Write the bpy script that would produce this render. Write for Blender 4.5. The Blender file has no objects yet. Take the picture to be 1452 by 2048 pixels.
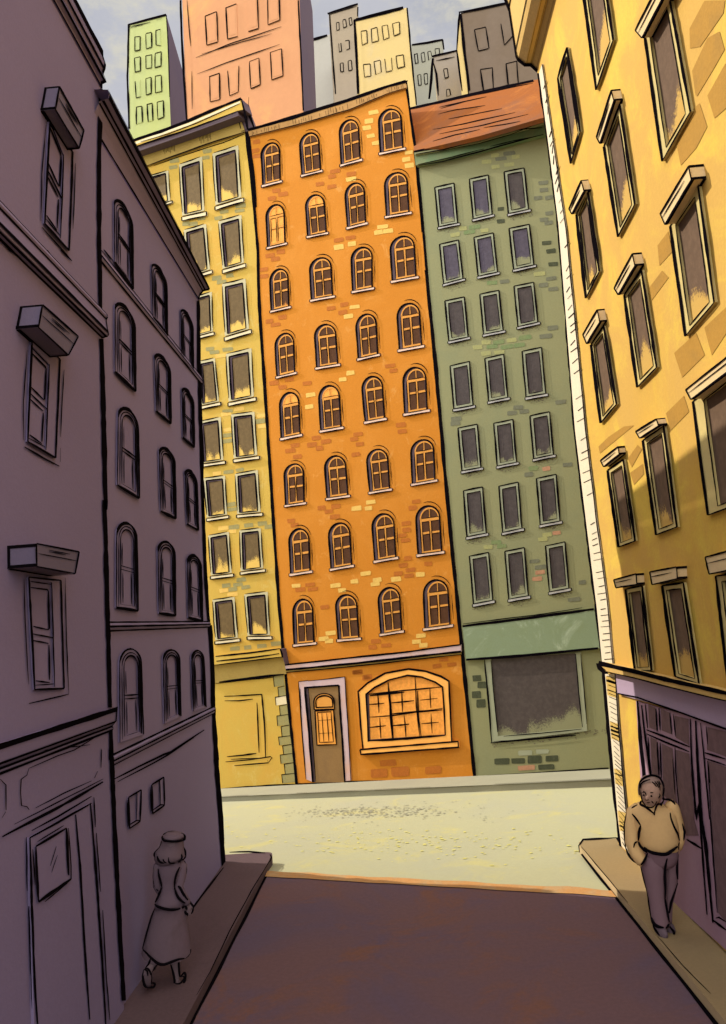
import bpy, bmesh, math, random
from mathutils import Vector, Matrix, noise as mnoise
random.seed(7)
S = bpy.context.scene
C = S.collection
PI = math.pi
IW, IH = 1452.0, 2048.0

# ------------------------------------------------------------------ camera
F = 1540.0
ROLL = math.radians(4.3)
VPX, VPY = 790.0, 1240.0
CAM = Vector((0, 0, 3.87))
def _unroll(px, py):
    u, v = px - IW/2, -(py - IH/2)
    c, s = math.cos(ROLL), math.sin(ROLL)
    return u*c + v*s, -u*s + v*c
_u0, _v0 = _unroll(VPX, VPY)
PITCH = math.atan2(-_v0, F)
def _pitch(u, v):                       # rolled camera frame -> level frame (x right, y forward, z up)
    c, s = math.cos(PITCH), math.sin(PITCH)
    return Vector((u, F*c - v*s, F*s + v*c))
_d = _pitch(_u0, _v0)
YAW = math.atan2(_d.x, _d.y)
RZ = Matrix.Rotation(YAW, 3, 'Z')
def ray(px, py):
    return RZ @ _pitch(*_unroll(px, py))
def _axis(u, v, w):                     # image-frame vector (right, up, forward) -> world
    c, s = math.cos(ROLL), math.sin(ROLL)
    u, v = u*c + v*s, -u*s + v*c
    c, s = math.cos(PITCH), math.sin(PITCH)
    return RZ @ Vector((u, w*c - v*s, w*s + v*c))
cam_data = bpy.data.cameras.new('camera')
cam = bpy.data.objects.new('camera', cam_data); C.objects.link(cam)
cam_data.sensor_fit = 'HORIZONTAL'; cam_data.sensor_width = 36
cam_data.lens = 36*F/IW
cam_data.clip_start = .1; cam_data.clip_end = 3000
_r, _up, _f = _axis(1,0,0), _axis(0,1,0), _axis(0,0,1)
M = Matrix.Identity(4)
for i in range(3):
    M[i][0], M[i][1], M[i][2], M[i][3] = _r[i], _up[i], -_f[i], CAM[i]
cam.matrix_world = M
S.camera = cam
UPX = Vector((0, 0, 1))

def depth(p): return (p - CAM).dot(_f)

class Face:
    """A plane in the world: u along it, v up it, n out of it (towards the street)."""
    def __init__(self, o, u, v, n):
        self.o, self.u, self.v, self.n = Vector(o), Vector(u).normalized(), Vector(v).normalized(), Vector(n).normalized()
    def P(self, px, py, h=0.0):
        d = ray(px, py)
        t = ((self.o + self.n*h) - CAM).dot(self.n)/d.dot(self.n)
        return CAM + d*t
    def W(self, a, b, h=0.0):
        return self.o + self.u*a + self.v*b + self.n*h
def on_z(px, py, z):
    d = ray(px, py); t = (z - CAM.z)/d.z
    return CAM + d*t

# zoom tables used while measuring the picture: (x0, y0, scale)
def Z(x0, y0, k): return lambda x, y: (x0 + x/k, y0 + y/k)
zA = Z(480,150,3.821); zB = Z(500,540,3.63); zC = Z(520,940,3.457)
zD = Z(800,150,3.821); zE = Z(840,580,3.821); zF = Z(860,960,3.63); zG = Z(880,1200,3.457)
zH = Z(240,180,3.63);  zI = Z(380,600,5.12); zJ = Z(380,980,5.12); zK = Z(400,1250,2.593)
zL = Z(0,0,3.157); zM = Z(0,500,3.157); zN = Z(0,1000,3.157); zO = Z(0,1500,2.593)
zP = Z(1020,0,3.361); zQ = Z(1060,440,3.704); zR = Z(1120,840,4.373); zS = Z(1120,1200,4.373); zT = Z(1130,1500,3.736)
zU = Z(240,0,3.3); zV = Z(600,0,2.904); zW = Z(240,1640,5.69); zX = Z(1200,1520,5.389)

# ------------------------------------------------------------------ materials
def lin(c):
    c = c/255.0
    return c/12.92 if c <= .04045 else ((c+.055)/1.055)**2.4
def alb(r, g, b, k=1.0): return (lin(r)*k, lin(g)*k, lin(b)*k, 1)
MATS = {}
def nd(nt, t, **kw):
    n = nt.nodes.new(t)
    for k, v in kw.items(): setattr(n, k, v)
    return n
def mixrgb(nt, fac, a, b, blend='MIX'):
    m = nd(nt, 'ShaderNodeMix', data_type='RGBA', blend_type=blend, clamp_factor=True)
    for s, v in ((m.inputs[0], fac), (m.inputs[6], a), (m.inputs[7], b)):
        if isinstance(v, (int, float)): s.default_value = v
        elif isinstance(v, tuple): s.default_value = v
        else: nt.links.new(v, s)
    return m.outputs[2]
def ramp(nt, src, a, b, lo=0.0, hi=1.0):
    m = nd(nt, 'ShaderNodeMapRange', interpolation_type='SMOOTHSTEP')
    nt.links.new(src, m.inputs[0])
    m.inputs[1].default_value, m.inputs[2].default_value, m.inputs[3].default_value, m.inputs[4].default_value = a, b, lo, hi
    return m.outputs[0]
def tex(nt, scale, detail=3, rough=.6, vec=None, dist=0.0):
    n = nd(nt, 'ShaderNodeTexNoise'); n.inputs['Scale'].default_value = scale
    n.inputs['Detail'].default_value = detail; n.inputs['Roughness'].default_value = rough
    n.inputs['Distortion'].default_value = dist
    if vec is not None: nt.links.new(vec, n.inputs['Vector'])
    return n.outputs['Fac']
def scaled(nt, vec, s):
    m = nd(nt, 'ShaderNodeMapping'); m.inputs['Scale'].default_value = s
    nt.links.new(vec, m.inputs['Vector']); return m.outputs[0]
def base(name):
    m = bpy.data.materials.new(name); m.use_nodes = True
    nt = m.node_tree; b = nt.nodes['Principled BSDF']
    b.inputs['Roughness'].default_value = .85
    b.inputs['Specular IOR Level'].default_value = .15
    tc = nd(nt, 'ShaderNodeTexCoord')
    MATS[name] = m
    return m, nt, b, tc
def paint(name, col, col2=None, amt=.5, big=.7, speck=.12, bump=.15, fine=26, col3=None, s3=1.3, t3=(.55,.7)):
    """Painted plaster: broad brushy mottling, fine speckle, slight bump."""
    m, nt, b, tc = base(name)
    v = tc.outputs['Object']
    if col2 is None: col2 = tuple(c*.78 for c in col[:3])+(1,)
    n1 = tex(nt, big, 5, .65, v, .6)
    c = mixrgb(nt, ramp(nt, n1, .42, .68, 0, amt), col, col2)
    if col3 is not None:
        n3 = tex(nt, s3, 6, .7, v, .8)
        c = mixrgb(nt, ramp(nt, n3, t3[0], t3[1], 0, .85), c, col3)
    n2 = tex(nt, fine, 4, .75, v)
    c = mixrgb(nt, ramp(nt, n2, .35, .7, speck, -speck*.2), c, tuple(x*.55 for x in col[:3])+(1,))
    nt.links.new(c, b.inputs['Base Color'])
    if bump:
        bp = nd(nt, 'ShaderNodeBump'); bp.inputs['Strength'].default_value = bump; bp.inputs['Distance'].default_value = .02
        nt.links.new(n2, bp.inputs['Height']); nt.links.new(bp.outputs[0], b.inputs['Normal'])
    return m
def pane_mat(name, dark, streak_col, lo=.12, hi=.5, seedscale=2.2, spec=.06, rough=.7):
    """Old glass, with a second colour in ragged streaks over the lower part of the pane."""
    m, nt, b, tc = base(name)
    v = tc.outputs['Object']
    sep = nd(nt, 'ShaderNodeSeparateXYZ'); nt.links.new(tc.outputs['UV'], sep.inputs[0])
    n0 = tex(nt, seedscale, 2, .5, scaled(nt, v, (1, 1, .35)))
    n1 = tex(nt, 30, 5, .8, v)
    add = nd(nt, 'ShaderNodeMath', operation='MULTIPLY_ADD'); nt.links.new(n0, add.inputs[0]); add.inputs[1].default_value = -1.1
    nt.links.new(sep.outputs[1], add.inputs[2])
    add2 = nd(nt, 'ShaderNodeMath', operation='MULTIPLY_ADD'); nt.links.new(n1, add2.inputs[0]); add2.inputs[1].default_value = .5
    nt.links.new(add.outputs[0], add2.inputs[2])
    f = ramp(nt, add2.outputs[0], lo-.42, lo-.30, 1, 0)
    n2 = tex(nt, 9, 5, .7, v)
    d = mixrgb(nt, ramp(nt, n2, .35, .7, 0, .55), dark, tuple(x*1.5 for x in dark[:3])+(1,))
    nt.links.new(mixrgb(nt, f, d, streak_col), b.inputs['Base Color'])
    b.inputs['Roughness'].default_value = rough; b.inputs['Specular IOR Level'].default_value = spec
    return m
INK, _nt, _b, _tc = base('ink'); _b.inputs['Base Color'].default_value = (.004,.003,.004,1); _b.inputs['Roughness'].default_value = 1; _b.inputs['Specular IOR Level'].default_value = 0

# ------------------------------------------------------------------ mesh builder
class MB:
    def __init__(s): s.v, s.f, s.m, s.uv, s.mats = [], [], [], [], []
    def mi(s, mat):
        if mat not in s.mats: s.mats.append(mat)
        return s.mats.index(mat)
    def poly(s, pts, mat, uv=None):
        i = len(s.v); s.v += [Vector(p) for p in pts]
        s.f.append(list(range(i, i+len(pts)))); s.m.append(s.mi(mat)); s.uv.append(uv)
    def grid(s, rows, mat, close=False, caps=False):
        i = len(s.v); n = len(rows[0]); k = s.mi(mat)
        for r in rows: s.v += [Vector(p) for p in r]
        for a in range(len(rows)-1):
            for b in range(n if close else n-1):
                b2 = (b+1) % n
                s.f.append([i+a*n+b, i+a*n+b2, i+(a+1)*n+b2, i+(a+1)*n+b]); s.m.append(k); s.uv.append(None)
        if caps:
            s.f.append([i+b for b in range(n)][::-1]); s.m.append(k); s.uv.append(None)
            s.f.append([i+(len(rows)-1)*n+b for b in range(n)]); s.m.append(k); s.uv.append(None)
    def build(s, name, parent=None, smooth=False):
        org = root_loc(parent)
        me = bpy.data.meshes.new(name)
        me.from_pydata([tuple(p-org) for p in s.v], [], s.f)
        for mt in s.mats: me.materials.append(mt)
        me.polygons.foreach_set('material_index', s.m)
        if any(u for u in s.uv):
            ul = me.uv_layers.new(name='UVMap')
            for p, u in zip(me.polygons, s.uv):
                if u:
                    for li, q in zip(p.loop_indices, u): ul.data[li].uv = q
        if smooth: me.polygons.foreach_set('use_smooth', [True]*len(me.polygons))
        me.update()
        bm = bmesh.new(); bm.from_mesh(me)
        if smooth: bmesh.ops.recalc_face_normals(bm, faces=bm.faces)
        bm.to_mesh(me); bm.free()
        o = bpy.data.objects.new(name, me); C.objects.link(o)
        if parent is not None: o.parent = parent
        return o
ROOTS = {}
def root_loc(p):
    while p is not None and p.parent is not None: p = p.parent
    return Vector((0,0,0)) if p is None else ROOTS.get(p.name, Vector((0,0,0)))
def thing(name, label, cat, loc, group=None):
    o = bpy.data.objects.new(name, None); C.objects.link(o)
    o.location = loc; o.empty_display_size = .3
    ROOTS[o.name] = Vector(loc)
    o['label'] = label; o['category'] = cat
    if group: o['group'] = group
    return o

# --- pixel-measured shapes on a face
def slab(mb, face, pts, h0, h1, mat, side=None, uv=None, back=False):
    """A plate whose outline (picture measurements) lies on the face, from depth h0 to h1."""
    fr = [face.P(x, y, h1) for x, y in pts]
    bk = [p + face.n*(h0-h1) for p in fr]
    mb.poly(fr[::-1] if winding(fr, face.n) < 0 else fr, mat, uv)
    n = len(fr)
    for i in range(n):
        j = (i+1) % n
        mb.poly([fr[i], bk[i], bk[j], fr[j]], side or mat)
    if back: mb.poly(bk, side or mat)
def winding(ps, n):
    a = Vector((0,0,0))
    for i in range(len(ps)): a += (ps[i]-ps[0]).cross(ps[(i+1) % len(ps)]-ps[0])
    return a.dot(n)
def plate(mb, face, pts, h, mat, uv=None):
    fr = [face.P(x, y, h) for x, y in pts]
    if winding(fr, face.n) < 0:
        fr = fr[::-1]; uv = uv[::-1] if uv else None
    mb.poly(fr, mat, uv)
_ik = [0]
def ink(mb, face, pts, w=3.0, h=.012, taper=.45, wob=.7, mat=None, closed=False):
    """A brushed black line: follows pts, wobbling and swelling a little, as a thin coat on the face."""
    pts = list(pts)
    if face.n.x > .99: w = w*1.3
    elif face.n.z < .5: w = w*1.08
    if closed: pts.append(pts[0])
    out = []
    for (x0,y0),(x1,y1) in zip(pts[:-1], pts[1:]):
        L = math.hypot(x1-x0, y1-y0); k = max(1, int(L/14))
        for i in range(k): out.append((x0+(x1-x0)*i/k, y0+(y1-y0)*i/k))
    out.append(pts[-1])
    n = len(out); _ik[0] += 1; sd = _ik[0]*3.17
    L, R = [], []
    for i, (x, y) in enumerate(out):
        a = out[max(0, i-1)]; b = out[min(n-1, i+1)]
        dx, dy = b[0]-a[0], b[1]-a[1]; l = math.hypot(dx, dy) or 1
        nx, ny = -dy/l, dx/l
        t = i/max(1, n-1)
        prof = 1 if closed else taper + (1-taper)*min(1, 4*min(t, 1-t)+.0)
        q = mnoise.noise(Vector((x*.05, y*.05, sd)))
        ww = w*.5*prof*(1+.35*q)
        o = wob*mnoise.noise(Vector((x*.021, y*.021, sd+9))) if 0 < i < n-1 else 0
        L.append(face.P(x+nx*(ww+o), y+ny*(ww+o), h)); R.append(face.P(x-nx*(ww-o), y-ny*(ww-o), h))
    mb.grid([L, R], mat or INK)
def quadmap(q):
    (ax,ay),(bx,by),(cx,cy),(dx,dy) = q        # TL TR BR BL
    def f(s, t):
        return (ax*(1-s)*(1-t)+bx*s*(1-t)+cx*s*t+dx*(1-s)*t, ay*(1-s)*(1-t)+by*s*(1-t)+cy*s*t+dy*(1-s)*t)
    return f
def rect(f, s0, t0, s1, t1): return [f(s0,t0), f(s1,t0), f(s1,t1), f(s0,t1)]
def archpts(s0, s1, top, spring, bot, n=12):
    c, r = (s0+s1)/2, (s1-s0)/2
    return [(s0, bot)] + [(c - r*math.cos(PI*i/n), spring - (spring-top)*math.sin(PI*i/n)) for i in range(n+1)] + [(s1, bot)]
def ring(mb, face, outer, inner, h0, h1, mat):
    """Flat moulding between two outlines with the same number of points; real thickness on both edges."""
    o = [face.P(*p, h1) for p in outer]; i_ = [face.P(*p, h1) for p in inner]
    ob = [p + face.n*(h0-h1) for p in o]; ib = [p + face.n*(h0-h1) for p in i_]
    n = len(o)
    for a in range(n):
        b = (a+1) % n
        mb.poly([o[a], o[b], i_[b], i_[a]], mat)
        mb.poly([o[a], ob[a], ob[b], o[b]], mat)
        mb.poly([i_[a], i_[b], ib[b], ib[a]], mat)
def jit(p, a=.8): return [(x+random.uniform(-a,a), y+random.uniform(-a,a)) for x, y in p]
def brick(mb, face, x, y, w, hgt, mat, h=.006, ang=None, rnd=True):
    ang = -.17 if ang is None else ang
    c, s = math.cos(ang), math.sin(ang)
    pts = []
    base_ = [(-.5,-.42),(-.42,-.5),(.40,-.5),(.5,-.36),(.5,.4),(.42,.5),(-.44,.48),(-.5,.36)]
    for a, b in base_:
        a = a*w + random.uniform(-.7,.7); b = b*hgt + random.uniform(-.6,.6)
        pts.append((x + a*c - b*s*.6, y + a*s + b*c))
    plate(mb, face, pts, h, mat)

# ------------------------------------------------------------------ planes of the place
ZS = .12                                             # pavement height
lc = on_z(447, 1733, ZS); ln = on_z(248, 2002, ZS)
XL2 = lc.x - .04; XL1 = lc.x
rc = on_z(1237, 1688, ZS)
XR = rc.x
LEFT1 = Face((XL1,0,0), (0,1,0), (0,0,1), (1,0,0))
LEFT2 = Face((XL2,0,0), (0,1,0), (0,0,1), (1,0,0))
RIGHT = Face((XR,0,0), (0,-1,0), (0,0,1), (-1,0,0))
FA = math.radians(30)
base_r = on_z(1225, 1538, ZS)
FU = Vector((math.cos(FA), -math.sin(FA), 0)); FN = Vector((-math.sin(FA), -math.cos(FA), 0))
ROW = Face(base_r, FU, (0,0,1), FN)
base_l = ROW.P(440, 1577)
print('XL1 %.2f XL2 %.2f XR %.2f  lc %s rc %s' % (XL1, XL2, XR, lc, rc))
print('base_l', base_l, 'base_r', base_r)

# ------------------------------------------------------------------ the palette
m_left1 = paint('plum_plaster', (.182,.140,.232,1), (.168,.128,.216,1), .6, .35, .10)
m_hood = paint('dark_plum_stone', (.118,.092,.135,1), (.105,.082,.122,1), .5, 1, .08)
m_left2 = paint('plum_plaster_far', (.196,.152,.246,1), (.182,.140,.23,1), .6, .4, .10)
m_yel = paint('ochre_plaster', (.50,.325,.055,1), (.54,.30,.045,1), .7, .5, .14, col3=(.53,.38,.10,1))
m_yel_frieze = paint('olive_frieze', (.36,.245,.062,1), (.29,.19,.05,1), .7, 1.2, .2)
m_cream = paint('cream_stone', (.66,.55,.33,1), (.55,.47,.30,1), .5, 2, .1)
m_greystone = paint('pale_grey_stone', (.47,.415,.24,1), (.42,.37,.22,1), .5, 2, .1)
m_purple = paint('dark_plum_painted_shade', (.09,.06,.07,1), None, .4, 2, .1)  # shade painted as dark plum on reveals, soffits and return ends
m_olive_brick = paint('olive_brick', (.30,.25,.09,1), (.25,.23,.10,1), .7, 5, .3)
m_light_brick = paint('light_brick', (.68,.43,.10,1), (.62,.36,.08,1), .7, 5, .25)
m_orange = paint('orange_plaster', (.51,.182,.014,1), (.55,.21,.024,1), .9, .45, .15, col3=(.60,.26,.05,1), s3=2.1, t3=(.58,.72))
m_obrick = paint('rust_brick', (.43,.13,.016,1), (.37,.11,.016,1), .8, 6, .35)
m_obar = paint('orange_glazing_bar', (.62,.27,.05,1), (.57,.22,.035,1), .5, 2, .05)
m_osurround = paint('apricot_surround', (.86,.41,.09,1), (.78,.33,.06,1), .5, 2, .08)
m_pink = paint('pink_stone', (.72,.50,.36,1), (.62,.42,.34,1), .6, 3, .1)
m_mauve = paint('mauve_stone', (.50,.36,.36,1), (.58,.34,.24,1), .9, .8, .1)
m_door = paint('brown_door', (.24,.135,.048,1), (.20,.115,.045,1), .7, 1.5, .2)
m_tanbrick = paint('tan_coping', (.44,.235,.075,1), (.36,.19,.06,1), .8, 2.5, .35)
m_green = paint('sage_plaster', (.235,.228,.108,1), (.21,.215,.108,1), .9, .4, .12)
m_gcorn = paint('green_cornice', (.13,.20,.095,1), (.20,.21,.10,1), .8, .8, .2)
m_gpale = paint('grey_green_frame', (.285,.295,.19,1), (.25,.26,.165,1), .5, 2, .1)
m_gsill = paint('grey_sill', (.42,.40,.36,1), None, .5, 3, .1)
m_gband = paint('sea_green_fascia', (.20,.25,.145,1), (.19,.235,.125,1), .8, 1.0, .1, col3=(.36,.42,.29,1), s3=.9, t3=(.50,.66))
m_gb1 = paint('dark_green_brick', (.055,.06,.03,1), (.085,.09,.05,1), .8, 8, .4)
m_gb2 = paint('moss_brick', (.16,.21,.085,1), (.2,.22,.09,1), .7, 5, .3)
m_gb3 = paint('lime_brick', (.32,.31,.12,1), (.28,.28,.12,1), .7, 5, .3)
m_gb4 = paint('grey_brick', (.155,.155,.095,1), None, .7, 5, .3)
m_gb5 = paint('pink_brick', (.42,.22,.12,1), None, .7, 5, .3)
m_stain = paint('soot_smudge', (.15,.125,.08,1), (.20,.19,.10,1), 1.0, 6, .5)
m_right = paint('sunny_plaster', (.50,.295,.066,1), (.53,.31,.05,1), .9, .33, .14, col3=(.58,.40,.058,1), s3=.8, t3=(.45,.68))  # yellow patches paint the wall's highlight into its colour
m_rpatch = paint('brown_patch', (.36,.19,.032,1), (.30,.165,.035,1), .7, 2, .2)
m_rframe = paint('straw_frame', (.50,.39,.15,1), (.42,.34,.15,1), .6, 2, .1)
m_rlintel = paint('cream_lintel', (.60,.44,.22,1), (.53,.39,.22,1), .6, 2, .12)
m_rquoin = paint('white_quoin', (.62,.53,.38,1), (.52,.46,.36,1), .6, 2, .12)
m_rquoin2 = paint('ochre_quoin', (.50,.33,.09,1), None, .6, 2, .12)
m_rcorn = paint('sandy_cornice', (.52,.33,.10,1), (.44,.28,.09,1), .7, 1.5, .15)
m_rdark = paint('umber_cornice', (.26,.155,.05,1), (.20,.12,.045,1), .7, 2, .3)
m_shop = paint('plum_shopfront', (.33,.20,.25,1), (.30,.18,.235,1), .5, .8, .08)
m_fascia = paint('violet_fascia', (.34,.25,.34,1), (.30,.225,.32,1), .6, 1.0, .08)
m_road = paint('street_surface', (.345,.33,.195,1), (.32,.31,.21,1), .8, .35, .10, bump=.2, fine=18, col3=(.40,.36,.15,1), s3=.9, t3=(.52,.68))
m_alley = paint('alley_painted_shade', (.135,.074,.076,1), (.098,.068,.10,1), 1.0, .38, .24, bump=.2, fine=18, col3=(.175,.075,.045,1), s3=.7, t3=(.5,.68))  # shade on the road painted in as a darker red surface
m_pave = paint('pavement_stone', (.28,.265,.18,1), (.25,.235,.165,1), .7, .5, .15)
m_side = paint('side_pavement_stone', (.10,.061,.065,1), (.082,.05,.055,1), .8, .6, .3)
m_corner = paint('corner_pavement_stone', (.255,.18,.085,1), (.21,.145,.075,1), .8, .6, .15)
m_kerb = paint('kerb_stone', (.42,.31,.17,1), None, .5, 1, .12)
m_rooft = paint('terracotta_roof', (.24,.068,.008,1), (.16,.068,.035,1), .9, .35, .2, col3=(.33,.105,.014,1), s3=.9)
m_roofflat = paint('tar_roof', (.10,.085,.08,1))
p_orange = pane_mat('brown_glass', (.075,.034,.017,1), (.55,.21,.04,1), lo=-.12, spec=.03, rough=.8)
p_lit = pane_mat('blinds_glass', (.70,.28,.05,1), (.74,.30,.05,1))
p_yel = pane_mat('olive_glass', (.115,.075,.032,1), (.62,.40,.09,1), lo=.22)
p_green = pane_mat('grey_glass', (.062,.050,.046,1), (.23,.225,.12,1), lo=.07)
p_greenb = pane_mat('slate_glass', (.072,.060,.075,1), (.23,.225,.12,1), lo=.12)
p_right = pane_mat('umber_glass', (.105,.066,.042,1), (.46,.285,.075,1), lo=.20, seedscale=1.6)
p_left1 = paint('plum_glass', (.180,.138,.228,1), None, .3, 1, .05)
p_shop = pane_mat('dark_shop_glass', (.13,.078,.08,1), (.17,.10,.105,1), lo=-.2, spec=.05, rough=.8)

# ------------------------------------------------------------------ ground, road, pavements
def zrow(s):                                        # the cross street falls towards the left
    L = (base_l-base_r).dot(FU)
    s = max(s, -16.0); s = min(s, 8)
    return ZS + (base_l.z-base_r.z)*(s/L)
def frow(s, h=0.0, dz=0.0):
    p = base_r + FU*s + FN*h; p.z = zrow(s) + dz; return p
kr = on_z(1225, 1562, zrow((ROW.P(1225,1562)-base_r).dot(FU))+0.0)
kl = on_z(445, 1603, base_l.z - .01)
wr, wl = (kr-base_r).dot(FN), (kl-base_r).dot(FN)
sr, sl = (kr-base_r).dot(FU), (kl-base_r).dot(FU)
print('pavement width', wr, wl)
def kerbw(s): return max(.8, wr + (wl-wr)*(max(-16, min(8, s))-sr)/(sl-sr))
def structure(mb, name):
    o = mb.build(name); o['kind'] = 'structure'; return o
g = MB()
g.poly([(-1500,-1500,-3.2),(1500,-1500,-3.2),(1500,1500,-3.2),(-1500,1500,-3.2)], m_pave)
structure(g, 'ground')
r = MB()
YN = lc.y
ss = [-60,-40,-30,-24,-20,-16] + [-16+k*.8 for k in range(1, 31)] + [12, 20, 30, 45]
def shadow_edge(x): return YN + .12 - .36*(max(-3.4, min(3.5, x))+3.1)  # line of the cast shadow, where the painted dark alley colour stops
rows = []
for k in range(15):
    t = k/14; row = []
    for s in ss:
        far = frow(s, kerbw(s)-.15, -ZS-.02)
        near = Vector((far.x, shadow_edge(far.x), 0))
        far.z = far.z
        row.append(near.lerp(far, t) if far.y > near.y else Vector((near.x, near.y, -.05)))
    rows.append(row)
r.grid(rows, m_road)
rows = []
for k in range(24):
    rows.append([Vector((x, -12 + (shadow_edge(x)+12)*k/23, 0)) for x in (XL1-.3, -2.6, -1.3, 0, 1.3, 2.6, XR+.3)])
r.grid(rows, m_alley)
def street_pt(s_, t):
    far = frow(s_, kerbw(s_)-.15, -ZS-.02); near = Vector((far.x, shadow_edge(far.x), 0)); return near.lerp(far, t)
m_dirt = paint('street_dirt', (.25,.24,.165,1), (.23,.21,.15,1), .8, 8, .3)
m_fleck = paint('yellow_fleck', (.52,.47,.12,1), (.46,.43,.15,1), .8, 8, .1)
for n_, mt_, s0, s1, t0, t1, sz in ((420, m_dirt, -8.2, -3.5, .60, .80, .022), (120, m_dirt, -9, -1, .5, .9, .016), (260, m_fleck, -9.5, .5, .12, .5, .020), (120, m_fleck, -11, -9, .1, .6, .022)):
    for _ in range(n_):
        c = street_pt(random.triangular(s0, s1), random.triangular(t0, t1)) + Vector((0,0,.012)); q = sz*random.uniform(.4,1.4); k = 6
        r.poly([c + Vector((q*1.5*random.uniform(.6,1.2)*math.cos(2*PI*i/k), q*random.uniform(.6,1.2)*math.sin(2*PI*i/k), 0)) for i in range(k)], mt_)
m_shadow_rim = paint('warm_shadow_rim', (.44,.22,.075,1), (.38,.26,.13,1), .95, 2.5, .25)  # orange strip painting the warm rim of the shadow onto the road
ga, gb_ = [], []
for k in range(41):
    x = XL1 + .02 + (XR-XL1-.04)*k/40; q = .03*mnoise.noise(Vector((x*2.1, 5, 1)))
    ga.append(Vector((x, shadow_edge(x)-.14+q, .012))); gb_.append(Vector((x, shadow_edge(x)+.13+q*2.2, .012)))
r.grid([ga, gb_], m_shadow_rim)
structure(r, 'road')
# far pavement
p = MB(); top, lip, bot = [], [], []
for s in [-30] + [-16+k*1.0 for k in range(0, 25)] + [20]:
    w = kerbw(s)
    top.append(frow(s, -.3, 0)); lip.append(frow(s, w, 0)); bot.append(frow(s, w, -.25))
p.grid([top, lip], m_pave); p.grid([lip, bot], m_pave)
PAVE = Face(base_r, FU, FN, (0,0,1))
for off, w in ((0, .05), (-.10, .03)):                # dark joints along the kerb
    a, b = [], []
    for k in range(60):
        s = -14 + k*.34
        if off and (k % 17) > 12: 
            if len(a) > 1: p.grid([a, b], INK)
            a, b = [], []; continue
        q = w*(.6+.5*mnoise.noise(Vector((k*.4, off*30, 1))))
        a.append(frow(s, kerbw(s)+off+.012+q/2, .006)); b.append(frow(s, kerbw(s)+off+.012-q/2, .006))
    p.grid([a, b], INK)
structure(p, 'far_pavement')
def side_pavement(name, xw, xk, pts_end, sgn, mtop=None):
    """Raised pavement along a wall; pts_end are the plan points of its rounded street end, wall first."""
    mb = MB()
    plan = [Vector((xw, -12, 0)), Vector((xw, YN-.3, 0)), Vector((xw+sgn*18, YN-.3, 0)), Vector((xw+sgn*18, pts_end[0].y, 0))] + pts_end + [Vector((xk, -12, 0))]
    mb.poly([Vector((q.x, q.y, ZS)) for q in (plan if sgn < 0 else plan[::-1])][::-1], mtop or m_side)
    for a, b in zip(plan[:-1], plan[1:]):
        mb.poly([Vector((a.x,a.y,ZS)), Vector((b.x,b.y,ZS)), Vector((b.x,b.y,-.2)), Vector((a.x,a.y,-.2))], m_kerb if mtop else m_side)
    return mb
def rounded(x0, y, x1, rad, n=7):
    sg = 1 if x1 > x0 else -1
    return [Vector((x0, y, 0))] + [Vector((x1 - sg*rad + sg*rad*math.sin(PI/2*i/n), y - rad + rad*math.cos(PI/2*i/n), 0)) for i in range(n+1)]
TOPZ = Face((0,0,ZS), (1,0,0), (0,1,0), (0,0,1)); FLAT = Face((0,0,0), (1,0,0), (0,1,0), (0,0,1))
def kerb_line(mb, xk, sg, w, top):
    a, b, c, d = [], [], [], []
    for k in range(70):
        y = 12.9 - k*.2; q = w*(1+.5*mnoise.noise(Vector((y*1.1, xk, 4)))); wb_ = .006*mnoise.noise(Vector((y*.7, xk, 8)))
        a.append((xk+sg*(.003+wb_), y, .008)); b.append((xk+sg*(.003+wb_+q), y, .008))
        c.append((xk+sg*.006, y, .0)); d.append((xk+sg*.006, y, .022))
    mb.grid([a, b], INK); mb.grid([c, d], INK)
xkl, yel_ = on_z(538,1714,ZS).x*.5 + on_z(374,2044,ZS).x*.5, on_z(500,1706,ZS).y
mb = side_pavement('p', XL1-.1, xkl, rounded(XL1-.1, yel_, xkl, .16), -1)
ink(mb, TOPZ, [zO(1408,560), zO(1300,735), zO(1190,940), zO(1090,1150), zO(1020,1270)], 2.2, .005)
kerb_line(mb, xkl, 1, .035, .0)
ink(mb, TOPZ, [zO(1190,530), zO(1290,527), zO(1375,533)], 3, .005)
ink(mb, TOPZ, [zO(1400,540), zO(1408,556), zO(1400,580)], 3.4, .005)
ink(mb, TOPZ, [(447,1735),(400,1796),(360,1850)], 4, .005); ink(mb, TOPZ, [(310,1918),(283,1952),(248,2001),(212,2048),(190,2078)], 6, .005, .8)
structure(mb, 'near_pavement')
xkr, yer_ = on_z(1162,1696,ZS).x*.5 + on_z(1430,2010,ZS).x*.5, on_z(1200,1679,ZS).y
mb = side_pavement('p', XR+.1, xkr, rounded(XR+.1, yer_, xkr, .14), 1, m_corner)
ink(mb, TOPZ, [zT(120,720), zT(300,935), zT(470,1140)], 1.8, .005)
kerb_line(mb, xkr, -1, .035, .0)
ink(mb, TOPZ, [zT(690,1390), zT(880,1610), zT(1090,1820)], 1.8, .005)
ink(mb, TOPZ, [zT(108,765), zT(104,715), zT(135,670), zT(250,662), zT(385,655)], 4, .005)
ink(mb, TOPZ, [zT(385,655), zT(455,738)], 7, .005); ink(mb, TOPZ, [zT(848,1103), zT(1000,1225), zT(1203,1410)], 3.2, .005)
ink(mb, TOPZ, [zT(915,1140), zT(1000,1213)], 1.6, .006)
structure(mb, 'corner_pavement')

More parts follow.
